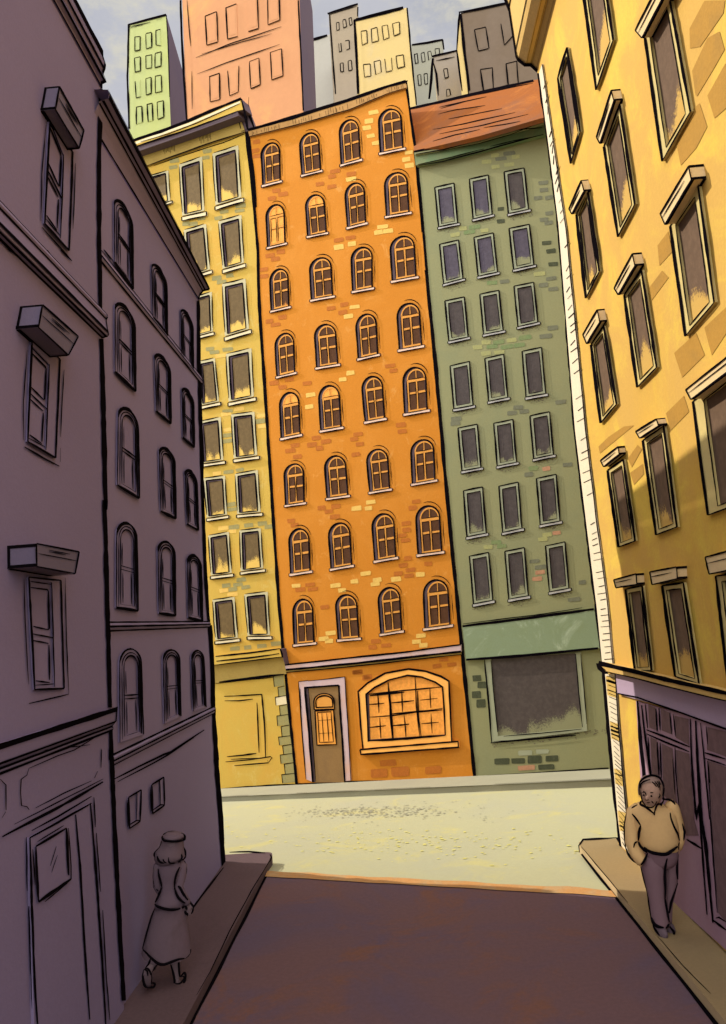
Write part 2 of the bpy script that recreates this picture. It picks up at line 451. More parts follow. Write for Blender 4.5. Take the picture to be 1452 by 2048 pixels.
# ------------------------------------------------------------------ windows
def specks(mb, place, n, mat, size, h=.004):
    """Small irregular spots; place() gives a picture point and a face."""
    for _ in range(n):
        face, x, y = place(); r = size*random.uniform(.5, 1.3); k = random.randint(5, 7)
        plate(mb, face, [(x + r*random.uniform(.6,1.2)*math.cos(2*PI*i/k), y + r*.6*random.uniform(.6,1.2)*math.sin(2*PI*i/k)) for i in range(k)], h, mat)
def sill_part(face, f, par, s0, s1, t0, t1, h, mat, w=3, name='sill'):
    mb = MB(); q = rect(f, s0, t0, s1, t1)
    slab(mb, face, q, 0, h, mat)
    ink(mb, face, [q[0], q[1]], w*.7, h+.006); ink(mb, face, [q[3], q[2]], w, h+.006)
    ink(mb, face, [q[0], q[3]], w*.8, h+.006, .8); ink(mb, face, [q[1], q[2]], w, h+.006, .8)
    return mb.build(name, par)
def uvq(n=4): return [(0,1),(1,1),(1,0),(0,0)]
def orange_window(face, q, par, lit=False, fan=False):
    f = quadmap(q); mb = MB()
    ap = [f(*p) for p in archpts(0, 1, 0, .27, 1)]
    slab(mb, face, ap, 0, .012, m_purple)
    # wooden bars standing on a plate painted dark as recess shade
    def bar(s0,t0,s1,t1): slab(mb, face, jit(rect(f,s0,t0,s1,t1),.4), .012, .026, m_obar)
    bar(.15,.24,.225,.99); bar(.225,.955,.96,.995); bar(.55,.30,.615,.955); bar(.225,.255,.97,.315); bar(.225,.545,.55,.59); bar(.615,.545,.96,.59)
    bar(.56,.05,.60,.255)
    io = [f(*p) for p in archpts(.15, .98, .025, .27, .255)]; ii = [f(*p) for p in archpts(.20, .94, .06, .27, .255)]
    ring(mb, face, io, ii, .012, .026, m_obar)
    w = 1.0
    ink(mb, face, [f(*p) for p in archpts(-.01, 1.01, -.01, .27, 1)][:9], 3.6, .030, .8)
    ink(mb, face, [f(*p) for p in archpts(-.01, 1.01, -.01, .27, 1)][7:], 3.0, .030, .8)
    ink(mb, face, [f(.145,.27), f(.15,.97)], 1.7, .030); ink(mb, face, [f(.235,.32), f(.24,.9)], 1.3, .030)
    ink(mb, face, [f(.54,.33), f(.545,.93)], 1.6, .030); ink(mb, face, [f(.625,.33), f(.63,.93)], 1.3, .030)
    ink(mb, face, [f(.22,.25), f(.6,.25), f(.97,.25)], 1.5, .030); ink(mb, face, [f(.24,.325), f(.55,.33)], 1.5, .030); ink(mb, face, [f(.62,.325), f(.95,.32)], 1.5, .030)
    ink(mb, face, [f(.23,.60), f(.54,.60)], 1.5, .030); ink(mb, face, [f(.63,.60), f(.95,.6)], 1.5, .030)
    ink(mb, face, [f(.56,.07), f(.555,.22)], 1.2, .030)
    # loose line of the brick arch outside
    ink(mb, face, [f(*p) for p in archpts(-.12, 1.15, -.10, .27, .9)][6:13], 1.5, .008, .3, 1.2)
    ink(mb, face, [f(1.15,.36), f(1.14,.6), f(1.16,.9)], 1.5, .008, .3)
    o = mb.build('window', par)
    if lit: o['label'] = 'arched window with every pane glowing pale orange'
    pb = MB(); dm = p_lit if lit else p_orange
    for (s0,t0,s1,t1) in ((.225,.32,.55,.545),(.615,.32,.96,.545),(.225,.59,.55,.955),(.615,.59,.96,.955)):
        plate(pb, face, rect(f,s0,t0,s1,t1), .017, dm, [(0,1-t0),(1,1-t0),(1,1-t1),(0,1-t1)])
    ap2 = archpts(.20, .94, .06, .27, .255)
    plate(pb, face, [f(*p) for p in ap2], .017, (p_lit if (lit or fan) else p_orange), [(a, 1-b) for a, b in ap2])
    pb.build('pane', o)
    sill_part(face, f, o, -.10, 1.14, 1.0, 1.065, .035, m_pink, 2.4)
    return o
def rect_window(face, q, par, frame, pane, fs=.13, ft=.07, ring_h=.03, reveal=None, w=3.0, sill=None, sillmat=None, inner=None, thick=1.0):
    """Plain sash: flat surround, dark pane; sill = (s0, s1, t0, t1, h)."""
    f = quadmap(q); mb = MB()
    out = rect(f, 0,0,1,1); inn = rect(f, fs, ft, 1-fs*.85, 1-ft*.8)
    ring(mb, face, out, inn, 0, ring_h, frame)
    ink(mb, face, [out[3], out[0]], w*1.15*thick, ring_h+.006, .7); ink(mb, face, [out[0], out[1]], w, ring_h+.006, .6)
    ink(mb, face, [out[1], out[2]], w*1.15*thick, ring_h+.006, .6); ink(mb, face, [out[3], out[2]], w*.8, ring_h+.006, .6)
    ink(mb, face, [inn[0], inn[3]], w*.7, ring_h+.005, .5); ink(mb, face, [inn[0], inn[1]], w*.6, ring_h+.005, .5)
    ink(mb, face, [inn[1], inn[2]], w*.6, ring_h+.005, .4); ink(mb, face, [inn[3], inn[2]], w*.6, ring_h+.005, .4)
    o = mb.build('window', par)
    pb = MB(); plate(pb, face, inn, .006, pane, uvq()); pb.build('pane', o)
    if sill: sill_part(face, f, o, sill[0], sill[1], sill[2], sill[3], sill[4], sillmat, w*.8)
    return o
def yellow_window(face, q, par, sills=True):
    f = quadmap(q); mb = MB()
    out = rect(f, -.16,-.075,1.17,1.03); op = rect(f,0,0,1,1)
    ring(mb, face, out, op, 0, .022, m_greystone)
    inn = rect(f,.14,.05,1,1)
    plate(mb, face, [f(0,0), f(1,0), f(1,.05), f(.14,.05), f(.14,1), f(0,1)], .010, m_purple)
    ink(mb, face, [f(0,1), f(0,0)], 3.2, .028, .7); ink(mb, face, [f(0,0), f(1,0)], 3.0, .028, .7); ink(mb, face, [f(1,0), f(1.01,1)], 3.0, .028, .6)
    ink(mb, face, [f(.145,.06), f(.15,.98)], 1.8, .016); ink(mb, face, [f(.14,.055), f(.7,.05)], 1.4, .016)
    ink(mb, face, [f(.02,1.0), f(1,1.0)], 2.4, .028)
    ink(mb, face, [f(-.16,-.03), f(-.165,.5), f(-.14,.95)], 2, .028, .4); ink(mb, face, [f(1.18,.02), f(1.17,.5), f(1.19,.93)], 2, .028, .3)
    ink(mb, face, [f(-.1,-.085), f(.5,-.08), f(1.05,-.09)], 2.2, .028, .4)
    o = mb.build('window', par)
    pb = MB(); plate(pb, face, inn, .006, p_yel, uvq()); pb.build('pane', o)
    if sills: sill_part(face, f, o, -.20, 1.30, 1.055, 1.14, .05, m_cream, 3)
    return o

def facade(name, face, pts, par, mat, deep=7.0, extra=None, skew=0.0):
    """Solid house block whose street front is the measured outline."""
    mb = MB(); fr = [face.P(*p) for p in pts]
    if winding(fr, face.n) < 0: fr = fr[::-1]
    al = min(p.dot(face.u) for p in fr); ar = max(p.dot(face.u) for p in fr)
    bk = [p - face.n*deep - face.u*(skew*(p.dot(face.u)-al)/(ar-al)) for p in fr]; n = len(fr)
    mb.poly(fr, mat); mb.poly(bk[::-1], mat)
    for i in range(n):
        j = (i+1) % n; mb.poly([fr[i], bk[i], bk[j], fr[j]], mat)
    if extra: extra(mb)
    return mb.build(name, par)
def edge(mb, face, pts, w, h=.012): ink(mb, face, pts, w, h, .85, .8)

# ------------------------------------------------------------------ orange house
OR = thing('apartment_house', 'tall orange brick house with four columns of arched windows and a brown door', 'building', (base_r + FU*-6 + Vector((0,0,-.4))))
e_left = [(492,263),(500,330),(510,430),(515.5,502),(517.7,600),(531,800),(544,1000),(557,1200),(568,1319),(593,1568)]
e_right = [(812,163),(822,240),(832,304),(854,545),(872,740),(890,950),(909,1150),(923,1289),(949.5,1555)]
def orange_extra(mb):
    edge(mb, ROW, e_left[::1], 6); edge(mb, ROW, [(852,540)]+e_right[4:], 7); edge(mb, ROW, e_right[:4], 5)
    ink(mb, ROW, [zK(500,825), zK(750,815), zK(1060,806), zK(1425,790)], 3.2, .012, .8)
    for (x,y,zz,mat) in [(125,510,zA,0),(112,580,zA,0),(130,618,zA,0),(278,883,zA,0),(330,910,zA,0),(245,942,zA,0),(725,735,zA,0),(702,775,zA,0),(610,832,zA,0),(700,852,zA,0),(850,755,zA,0),
        (230,1380,zA,0),(310,1350,zA,0),(270,1405,zA,0),(755,1260,zA,0),(845,1243,zA,0),(180,1487,zA,0),(1020,285,zA,1),(985,352,zA,1),(968,403,zA,1),(1000,465,zA,1),(1040,520,zA,1),(850,795,zA,1),
        (1290,592,zA,1),(1270,645,zA,1),(1295,690,zA,1),(1090,1158,zA,1),(1060,1203,zA,1),(1130,1192,zA,1),(755,1315,zA,1),(855,1290,zA,1),
        (98,45,zB,0),(235,342,zB,0),(142,373,zB,0),(185,397,zB,0),(588,278,zB,0),(685,250,zB,0),(675,308,zB,0),(175,820,zB,0),(285,795,zB,0),(235,850,zB,0),(415,822,zB,0),(1015,695,zB,0),(1040,730,zB,0),
        (480,1220,zB,0),(450,1268,zB,0),(550,1245,zB,0),(505,1292,zB,0),(328,1272,zB,0),(292,1312,zB,0),(345,1355,zB,0),(785,1192,zB,0),(755,1228,zB,0),(795,1265,zB,0),(768,1338,zB,0),(1095,1125,zB,0),(1105,1170,zB,0),
        (760,268,zB,1),(715,335,zB,1),(728,747,zB,1),(672,795,zB,1),(440,907,zB,1),(430,992,zB,1),
        (425,263,zC,0),(525,250,zC,0),(475,287,zC,0),(518,323,zC,0),(215,352,zC,0),(238,382,zC,0),(1055,262,zC,0),(1080,218,zC,0),(1010,370,zC,0),(1012,415,zC,0),(985,452,zC,0),(1005,485,zC,0),
        (1022,612,zC,0),(990,658,zC,0),(1040,690,zC,0),(955,717,zC,0),(1030,730,zC,0),(1165,648,zC,0),(345,793,zC,0),(365,823,zC,0),(278,828,zC,0),(448,947,zC,0),(800,1185,zC,0),(778,1225,zC,0),(872,1212,zC,0),
        (675,1398,zC,0),(735,1435,zC,0),(1270,1310,zC,0),(1225,1355,zC,0),(1325,1345,zC,0),
        (765,222,zC,1),(750,265,zC,1),(668,265,zC,1),(730,715,zC,1),(653,770,zC,1),(522,798,zC,1),(568,832,zC,1),(810,760,zC,1),(795,790,zC,1),(940,755,zC,1),(1108,722,zC,1),(250,800,zC,1),(490,1128,zC,1),(440,1167,zC,1),(478,1182,zC,1),(1112,1145,zC,1),(1082,1187,zC,1),(1130,1212,zC,1),
        (870,268,zK,0),(815,245,zK,0)]:
        px, py = zz(x, y); brick(mb, ROW, px, py, random.uniform(15,21), random.uniform(7.5,9.5), m_light_brick if mat else m_obrick, ang=-.19+.10*(py/1500))
    for (x,y,w,hh) in ((975,715,86,32),(930,768,86,44),(1038,760,92,50),(1210,752,84,38)):
        px, py = zK(x, y); brick(mb, ROW, px, py, w/2.593, hh/2.593, m_obrick, ang=-.05)
wall_pts = e_left + e_right[::-1]
wall_pts[len(e_left)-1] = (596,1600); wall_pts[len(e_left)] = (954,1600)
facade('wall', ROW, wall_pts, OR, m_orange, 7, orange_extra, 3.4)
cp = MB()
ct = [zA(60,420), zA(400,325), zA(820,195), zA(1130,85), zA(1268,48)]; cb = [zA(72,470), zA(420,385), zA(830,265), zA(1130,140), zA(1270,98)]
slab(cp, ROW, ct+cb[::-1], 0, .06, m_tanbrick)
ink(cp, ROW, ct, 6.5, .068, .8); ink(cp, ROW, cb, 1.8, .068, .5)
for k in range(64):
    t = k/64 + random.uniform(0,.012)
    if 0 <= (k % 13) <= 4 and random.random() < .6: continue
    x0 = 60+t*1200; i = 0
    def at(L, x):
        for (a, b) in zip(L[:-1], L[1:]):
            if a[0] <= x <= b[0]: return a[1]+(b[1]-a[1])*(x-a[0])/(b[0]-a[0])
        return L[-1][1]
    px = zA(x0,0)[0]; yt, yb = at(ct, px), at(cb, px)
    ink(cp, ROW, [(px, yt+(yb-yt)*random.uniform(.2,.5)), (px+1.2, yt+(yb-yt)*random.uniform(.7,1))], 1.4, .069)
ink(cp, ROW, [zA(1255,50), zA(1276,45), zA(1270,70)], 4, .07)
cp.build('coping', OR)
OWN = [ # zoom, BL, BR, apex, left, right
 [(zA,175,838,305,805,230,523,162,298),(zA,475,760,613,725,525,448,453,596),(zA,775,680,917,640,828,347,755,900),(zA,1075,590,1243,555,1140,265,1058,1222)],
 [(zA,212,1312,342,1280,265,996,198,333),(zA,518,1228,657,1200,567,920,497,637),(zA,822,1160,958,1125,872,830,800,945),(zA,1120,1075,1290,1045,1188,750,1105,1270)],
 [(zB,155,292,280,262,205,-2,143,272),(zB,447,213,597,185,504,-84,431,583),(zB,747,150,885,125,807,-160,733,885),(zB,1035,75,1203,45,1096,-240,1017,1186)],
 [(zB,197,770,322,740,250,463,180,312),(zB,485,705,635,680,543,398,467,615),(zB,787,640,925,608,835,325,767,910),(zB,1085,575,1245,545,1143,247,1067,1222)],
 [(zB,228,1218,362,1190,285,893,212,350),(zB,515,1162,660,1137,572,843,497,640),(zB,838,1098,975,1073,882,777,808,955),(zB,1125,1040,1285,1012,1188,712,1110,1268)],
 [(zC,178,240,303,222,228,-39,165,298),(zC,465,192,605,172,514,-95,446,585),(zC,760,150,895,128,803,-140,735,875),(zC,1055,92,1208,65,1117,-205,1042,1194)],
 [(zC,213,715,345,695,262,410,198,333),(zC,492,680,632,655,543,370,472,615),(zC,795,625,938,600,845,307,772,920),(zC,1095,582,1255,560,1152,252,1075,1235)],
 [(zC,238,1205,372,1190,293,897,227,358),(zC,542,1170,682,1158,592,865,520,663),(zC,837,1130,978,1108,885,817,815,960),(zC,1142,1092,1313,1068,1203,765,1128,1293)]]
for ri, row in enumerate(OWN):
    for ci, (zz, blx, bly, brx, bry, ax, ay, lx, rx) in enumerate(row):
        m = (bry-bly)/(brx-blx)
        q = [zz(lx, ay+m*(lx-ax)), zz(rx, ay+m*(rx-ax)), zz(brx, bry), zz(blx, bly)]
        orange_window(ROW, q, OR, lit=(ri == 1 and ci == 0), fan=((ri, ci) in ((1,1),(4,0),(4,1))))
# belt course
bc = MB()
b0 = [zK(440,207), zK(760,172), zK(1000,148), zK(1352,102)]; b1 = [zK(445,232), zK(760,203), zK(1000,178), zK(1354,138)]; b2 = [zK(448,246), zK(760,218), zK(1000,192), zK(1355,153)]
slab(bc, ROW, b0+b1[::-1], 0, .07, m_mauve); slab(bc, ROW, [(x,y+.4) for x,y in b1]+b2[::-1], 0, .035, m_yel_frieze)
ink(bc, ROW, b0, 3.4, .078, .8); ink(bc, ROW, b1, 4.4, .078, .8); ink(bc, ROW, b2, 2.2, .043, .6)
bc.build('belt_course', OR)
# door
ds = MB()
slab(ds, ROW, [zK(512,294), zK(750,272), zK(782,806), zK(752,810), zK(720,312), zK(543,325), zK(586,815), zK(550,800)], 0, .04, m_mauve)
ink(ds, ROW, [zK(550,800), zK(530,560), zK(511,294), zK(560,288)], 2.4, .047); ink(ds, ROW, [zK(560,290), zK(750,270), zK(768,520), zK(782,806)], 2.0, .047)
ink(ds, ROW, [zK(548,770), zK(528,540), zK(519,330)], 1.4, .047)
ds.build('door_surround', OR)
dr = MB()
plate(dr, ROW, [zK(543,325), zK(562,324), zK(600,815), zK(585,815)], .012, m_purple)
slab(dr, ROW, [zK(560,324), zK(720,312), zK(750,816), zK(598,817)], 0, .015, m_door)
ink(dr, ROW, [zK(585,815), zK(565,560), zK(543,325), zK(640,318), zK(720,313)], 4, .047, .7); ink(dr, ROW, [zK(720,313), zK(735,570), zK(751,814)], 4, .047, .8)
ink(dr, ROW, [zK(562,330), zK(580,560), zK(600,812)], 1.6, .022)
DR = dr.build('door', OR)
fn = MB(); fq = quadmap([zK(588,358), zK(694,352), zK(697,436), zK(592,440)])
pts = [fq(*p) for p in archpts(0,1,0,.5,1)]
slab(fn, ROW, pts, .015, .03, m_obar)
ink(fn, ROW, pts, 2.4, .037, .8, closed=True); ink(fn, ROW, [fq(*p) for p in archpts(.1,.92,.14,.5,.86)], 2.6, .037, .8, closed=True)
fn.build('fanlight', DR)
dw = MB(); fq = quadmap([zK(596,446), zK(692,440), zK(707,620), zK(607,623)])
slab(dw, ROW, rect(fq,0,0,1,1), .015, .03, p_lit)
ink(dw, ROW, rect(fq,0,0,1,1), 2.6, .037, .8, closed=True); ink(dw, ROW, rect(fq,.13,.05,.86,.92), 1.8, .037, .8, closed=True)
for s in (.36,.62): ink(dw, ROW, [fq(s,.08), fq(s,.9)], 1.7, .037)
for t in (.28,.66): ink(dw, ROW, [fq(.14,t), fq(.85,t)], 1.7, .037)
dw.build('door_window', DR)
# shop window with segmental arch
op = [(845,640),(833,520),(820,345),(870,300),(960,250),(1080,228),(1170,240),(1250,268),(1290,292),(1298,440),(1306,604)]
ip = [(872,605),(868,500),(862,360),(905,325),(980,285),(1075,262),(1150,270),(1220,296),(1258,322),(1266,440),(1272,572)]
sw = MB(); ring(sw, ROW, [zK(*p) for p in op], [zK(*p) for p in ip], 0, .05, m_osurround)
ink(sw, ROW, [zK(*p) for p in op], 3.8, .057, .7); ink(sw, ROW, [zK(*p) for p in ip], 3.4, .057, .7)
slab(sw, ROW, [zK(872,595), zK(1272,568), zK(1272,578), zK(872,609)], 0, .03, m_purple)
slab(sw, ROW, [zK(862,360), zK(874,356), zK(882,600), zK(872,605)], 0, .03, m_purple)
ink(sw, ROW, [zK(872,600), zK(1075,588), zK(1272,572)], 4.6, .058)
for a in ([(866,360),(1060,340),(1256,321)], [(872,478),(1000,470),(1080,458),(1258,432)], [(975,298),(985,420),(998,594)], [(1115,272),(1122,420),(1140,580)], [(922,358),(928,455)], [(932,480),(938,588)], [(1046,345),(1050,450)], [(1058,468),(1068,580)], [(1192,330),(1197,430)], [(1198,460),(1204,562)],
          [(875,412),(955,406)], [(876,532),(965,522)], [(990,404),(1110,392)], [(1000,522),(1085,514)], [(1140,390),(1232,380)], [(1148,512),(1238,504)], [(985,345),(993,470),(1004,590)], [(1127,340),(1133,470),(1146,578)], [(880,366),(1060,348)], [(990,462),(1100,452),(1256,440)]):
    ink(sw, ROW, [zK(*p) for p in a], random.uniform(1.8,3.6), .026)
SW = sw.build('shop_window', OR)
pb = MB(); plate(pb, ROW, [zK(*p) for p in ip], .012, p_lit, [(.5,.5)]*len(ip)); pb.build('pane', SW)
sl_ = MB(); q = [zK(830,646), zK(1338,604), zK(1340,634), zK(834,672)]
slab(sl_, ROW, q, 0, .08, m_osurround); ink(sl_, ROW, q, 3.4, .088, .8, closed=True); sl_.build('sill', SW)

# ------------------------------------------------------------------ yellow house
YE = thing('apartment_house', 'narrow yellow house with a heavy olive cornice and cream window sills', 'building', ROW.P(440,1577))
ytop = [(180,317),(268,283)]
def yellow_extra(mb):
    for (x,y,zz,mt) in [(395,512,zH,0),(388,560,zH,0),(633,443,zH,0),(622,490,zH,0),(875,838,zH,0),(755,882,zH,0),(868,875,zH,0),(715,930,zH,0),(590,930,zH,0),(480,970,zH,0),(530,973,zH,0),(703,1365,zH,0),(795,1347,zH,0),(738,1392,zH,0),
        (205,500,zI,0),(250,535,zI,0),(385,505,zI,0),(315,570,zI,1),(385,1137,zI,0),(370,1168,zI,1),(500,1115,zI,1),(730,1185,zI,1),(715,1240,zI,0),(745,1290,zI,1),(385,1330,zI,1),(390,1385,zI,0),(380,1445,zI,0),(395,1760,zI,0),(510,1740,zI,0),(275,1775,zI,1),
        (425,148,zJ,0),(432,197,zJ,0),(342,388,zJ,1),(450,380,zJ,0),(600,362,zJ,0),(742,343,zJ,0),(805,378,zJ,0),(435,422,zJ,1),(525,920,zJ,0),(372,978,zJ,0),(490,968,zJ,0),(440,1018,zJ,0),(570,995,zJ,0),(345,1030,zJ,1),(435,1068,zJ,1),(460,1625,zJ,0),(590,1612,zJ,0),(735,1598,zJ,0),(880,1575,zJ,0)]:
        px, py = zz(x, y); brick(mb, ROW, px, py, random.uniform(15,21), random.uniform(7,9), m_light_brick if mt else m_olive_brick, ang=-.16+.06*(py/1500))
    # quoins beside the shopfront
    ys = [262,322,372,418,470,525,580,625,672,720,775,822]
    for i in range(len(ys)-1):
        y0, y1 = ys[i], ys[i+1]; xo = 380 + (i % 2)*18 + (y0-262)*.085
        xr = 432 + (y0-262)*.117; xr2 = 432 + (y1-262)*.117
        q = [zK(xo, y0+2), zK(xr, y0-6), zK(xr2, y1-8), zK(xo+5, y1-1)]
        plate(mb, ROW, q, .006, m_cream if i == 2 else m_olive_brick)
        ink(mb, ROW, [q[1], q[0], q[3]], 1.9, .011, .6)
    for a, w in (([(125,370),(230,366),(320,360),(335,520),(340,685)],3), ([(128,393),(200,392),(275,384)],2.2), ([(295,403),(300,520),(306,662)],2.4), ([(140,683),(220,676),(292,666)],3), ([(132,710),(250,700),(365,682),(374,688),(356,712)],2.4), ([(178,730),(270,722),(355,714),(350,702)],2.2), ([(160,697),(300,690)],1.8),
                 ([(103,850),(240,840),(500,825)],3.2), ([(80,303),(230,286),(380,272)],1.8)):
        ink(mb, ROW, [zK(*p) for p in a], w, .012)
    edge(mb, ROW, [zH(930,300), zH(945,420), zH(968,600), zH(985,850)], 5)
yp = ytop + [(492,262)] + e_left[1:] 
yp[-1] = (596,1600)
yp += [(300,1640),(150,1650),(122,342)]
# the block reaches left behind the corner house
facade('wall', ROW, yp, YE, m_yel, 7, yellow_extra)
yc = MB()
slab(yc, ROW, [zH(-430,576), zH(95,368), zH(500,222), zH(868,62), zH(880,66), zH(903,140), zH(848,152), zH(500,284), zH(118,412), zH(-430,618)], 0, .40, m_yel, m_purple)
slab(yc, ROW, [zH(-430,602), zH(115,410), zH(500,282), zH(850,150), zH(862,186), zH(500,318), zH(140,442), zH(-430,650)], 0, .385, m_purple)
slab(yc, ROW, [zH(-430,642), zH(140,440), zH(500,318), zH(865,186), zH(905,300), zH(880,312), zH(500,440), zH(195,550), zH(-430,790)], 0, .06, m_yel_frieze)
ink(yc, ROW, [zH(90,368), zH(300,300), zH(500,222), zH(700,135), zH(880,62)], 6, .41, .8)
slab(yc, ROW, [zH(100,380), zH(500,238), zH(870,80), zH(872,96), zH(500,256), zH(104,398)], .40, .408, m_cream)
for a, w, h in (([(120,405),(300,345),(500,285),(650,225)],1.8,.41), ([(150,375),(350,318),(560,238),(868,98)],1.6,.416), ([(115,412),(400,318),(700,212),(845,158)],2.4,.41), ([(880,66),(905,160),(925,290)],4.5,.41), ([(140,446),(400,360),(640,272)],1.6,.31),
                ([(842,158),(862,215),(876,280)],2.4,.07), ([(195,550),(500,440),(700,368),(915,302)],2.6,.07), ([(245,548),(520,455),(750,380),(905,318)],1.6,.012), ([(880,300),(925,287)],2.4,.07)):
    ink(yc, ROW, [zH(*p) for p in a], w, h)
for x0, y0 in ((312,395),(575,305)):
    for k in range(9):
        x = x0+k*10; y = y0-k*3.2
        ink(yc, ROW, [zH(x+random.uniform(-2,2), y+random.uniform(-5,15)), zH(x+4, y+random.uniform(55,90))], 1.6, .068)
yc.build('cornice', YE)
# return of the parapet towards the orange roof
yr_ = MB()
ydeep = .9
rt = [zH(880,64), zH(905,95), zH(972,268), zH(928,300), zH(880,312), zH(860,150)]
slab(yr_, ROW, rt, -.15, .02, m_purple); ink(yr_, ROW, [zH(880,64), zH(925,150), zH(972,268)], 5, .03); ink(yr_, ROW, [zH(885,80), zH(912,180), zH(928,285)], 3, .03)
ink(yr_, ROW, [zH(912,130), zH(930,280)], 2, .03)
yr_.build('parapet_end', YE)
YWN = [[zH(205,640),zH(330,605),zH(343,803),zH(225,842)],[zH(450,560),zH(575,518),zH(590,870),zH(470,898)],[zH(695,480),zH(835,435),zH(855,775),zH(715,818)],
 [zH(483,1035),zH(605,1000),zH(630,1300),zH(505,1340)],[zH(735,972),zH(860,937),zH(877,1250),zH(762,1283)],
 [zH(545,1520),zH(648,1490),zI(210,315),zI(85,348)],[zH(763,1430),zH(890,1400),zI(570,290),zI(385,345)],
 [zI(112,655),zI(235,630),zI(270,1030),zI(130,1060)],[zI(400,580),zI(595,535),zI(618,980),zI(425,1020)],
 [zI(110,1270),zI(285,1235),zI(310,1630),zI(140,1655)],[zI(450,1200),zI(630,1178),zI(655,1580),zI(475,1605)],
 [zI(165,1850),zI(330,1830),zJ(350,245),zJ(195,268)],[zI(490,1805),zI(665,1775),zJ(690,215),zJ(510,232)],
 [zJ(213,490),zJ(372,462),zJ(397,840),zJ(237,860)],[zJ(533,440),zJ(697,422),zJ(718,793),zJ(545,815)],
 [zJ(258,1150),zJ(428,1127),zJ(458,1505),zJ(285,1525)],[zJ(585,1095),zJ(765,1075),zJ(787,1475),zJ(615,1480)]]
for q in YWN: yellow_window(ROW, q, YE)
ys_ = MB()
slab(ys_, ROW, [zK(-40,185), zK(80,165), zK(415,122), zK(425,150), zK(428,165), zK(75,208), zK(-40,222)], 0, .22, m_yel)
slab(ys_, ROW, [zK(-40,222), zK(75,207), zK(428,164), zK(440,200), zK(447,254), zK(80,302), zK(-40,316)], 0, .05, m_yel_frieze)
slab(ys_, ROW, [zK(415,122), zK(424,124), zK(440,205), zK(428,165)], 0, .21, m_purple)
for a, w in (([(80,163),(250,145),(415,122)],3.4), ([(85,188),(250,172),(410,148)],3.4), ([(75,208),(250,187),(428,165)],2.4), ([(415,122),(425,150),(428,168)],4)):
    ink(ys_, ROW, [zK(*p) for p in a], w, .228)
ink(ys_, ROW, [zK(100,296), zK(270,275), zK(436,256)], 4.2, .058)
ys_.build('shop_cornice', YE)

# ------------------------------------------------------------------ green house
GR = thing('apartment_house', 'sage green house with three columns of sash windows under a terracotta roof', 'building', ROW.P(1085,1546))
ge = [(828.8,303)]
g_left = [(829,303),(832,330)] + e_right[3:]
GWN = [[zD(265,858),zD(412,825),zD(440,1130),zD(295,1160)],[zD(530,795),zD(675,763),zD(703,1065),zD(558,1100)],[zD(795,740),zD(948,710),zD(982,1025),zD(828,1058)],
 [zD(302,1293),zD(447,1260),zD(480,1555),zD(333,1595)],[zD(565,1240),zD(712,1205),zD(745,1505),zD(597,1538)],[zD(833,1172),zD(988,1140),zD(1023,1450),zD(868,1485)],
 [zE(190,83),zE(338,52),zE(367,358),zE(220,390)],[zE(457,32),zE(603,2),zE(635,308),zE(485,338)],[zE(718,-30),zE(868,-60),zE(900,245),zE(748,280)],
 [zE(230,580),zE(378,545),zE(405,880),zE(258,908)],[zE(495,522),zE(640,490),zE(670,820),zE(523,850)],[zE(780,468),zE(928,437),zE(960,790),zE(810,818)],
 [zE(290,1055),zE(437,1025),zE(465,1355),zE(320,1382)],[zE(563,1018),zE(710,988),zE(738,1315),zE(590,1345)],[zE(840,962),zE(990,930),zE(1020,1258),zE(868,1290)],
 [zF(243,78),zF(382,50),zF(408,385),zF(268,412)],[zF(500,45),zF(640,15),zF(667,350),zF(527,380)],[zE(890,1440),zE(1040,1408),zF(943,297),zF(800,325)],
 [zF(285,553),zF(425,525),zF(455,873),zF(315,900)],[zF(543,518),zF(685,490),zF(713,840),zF(572,865)],[zF(838,478),zF(980,448),zF(1008,785),zF(867,812)]]
o_big = [zG(312,408), zG(975,362), zG(1018,905), zG(358,985)]
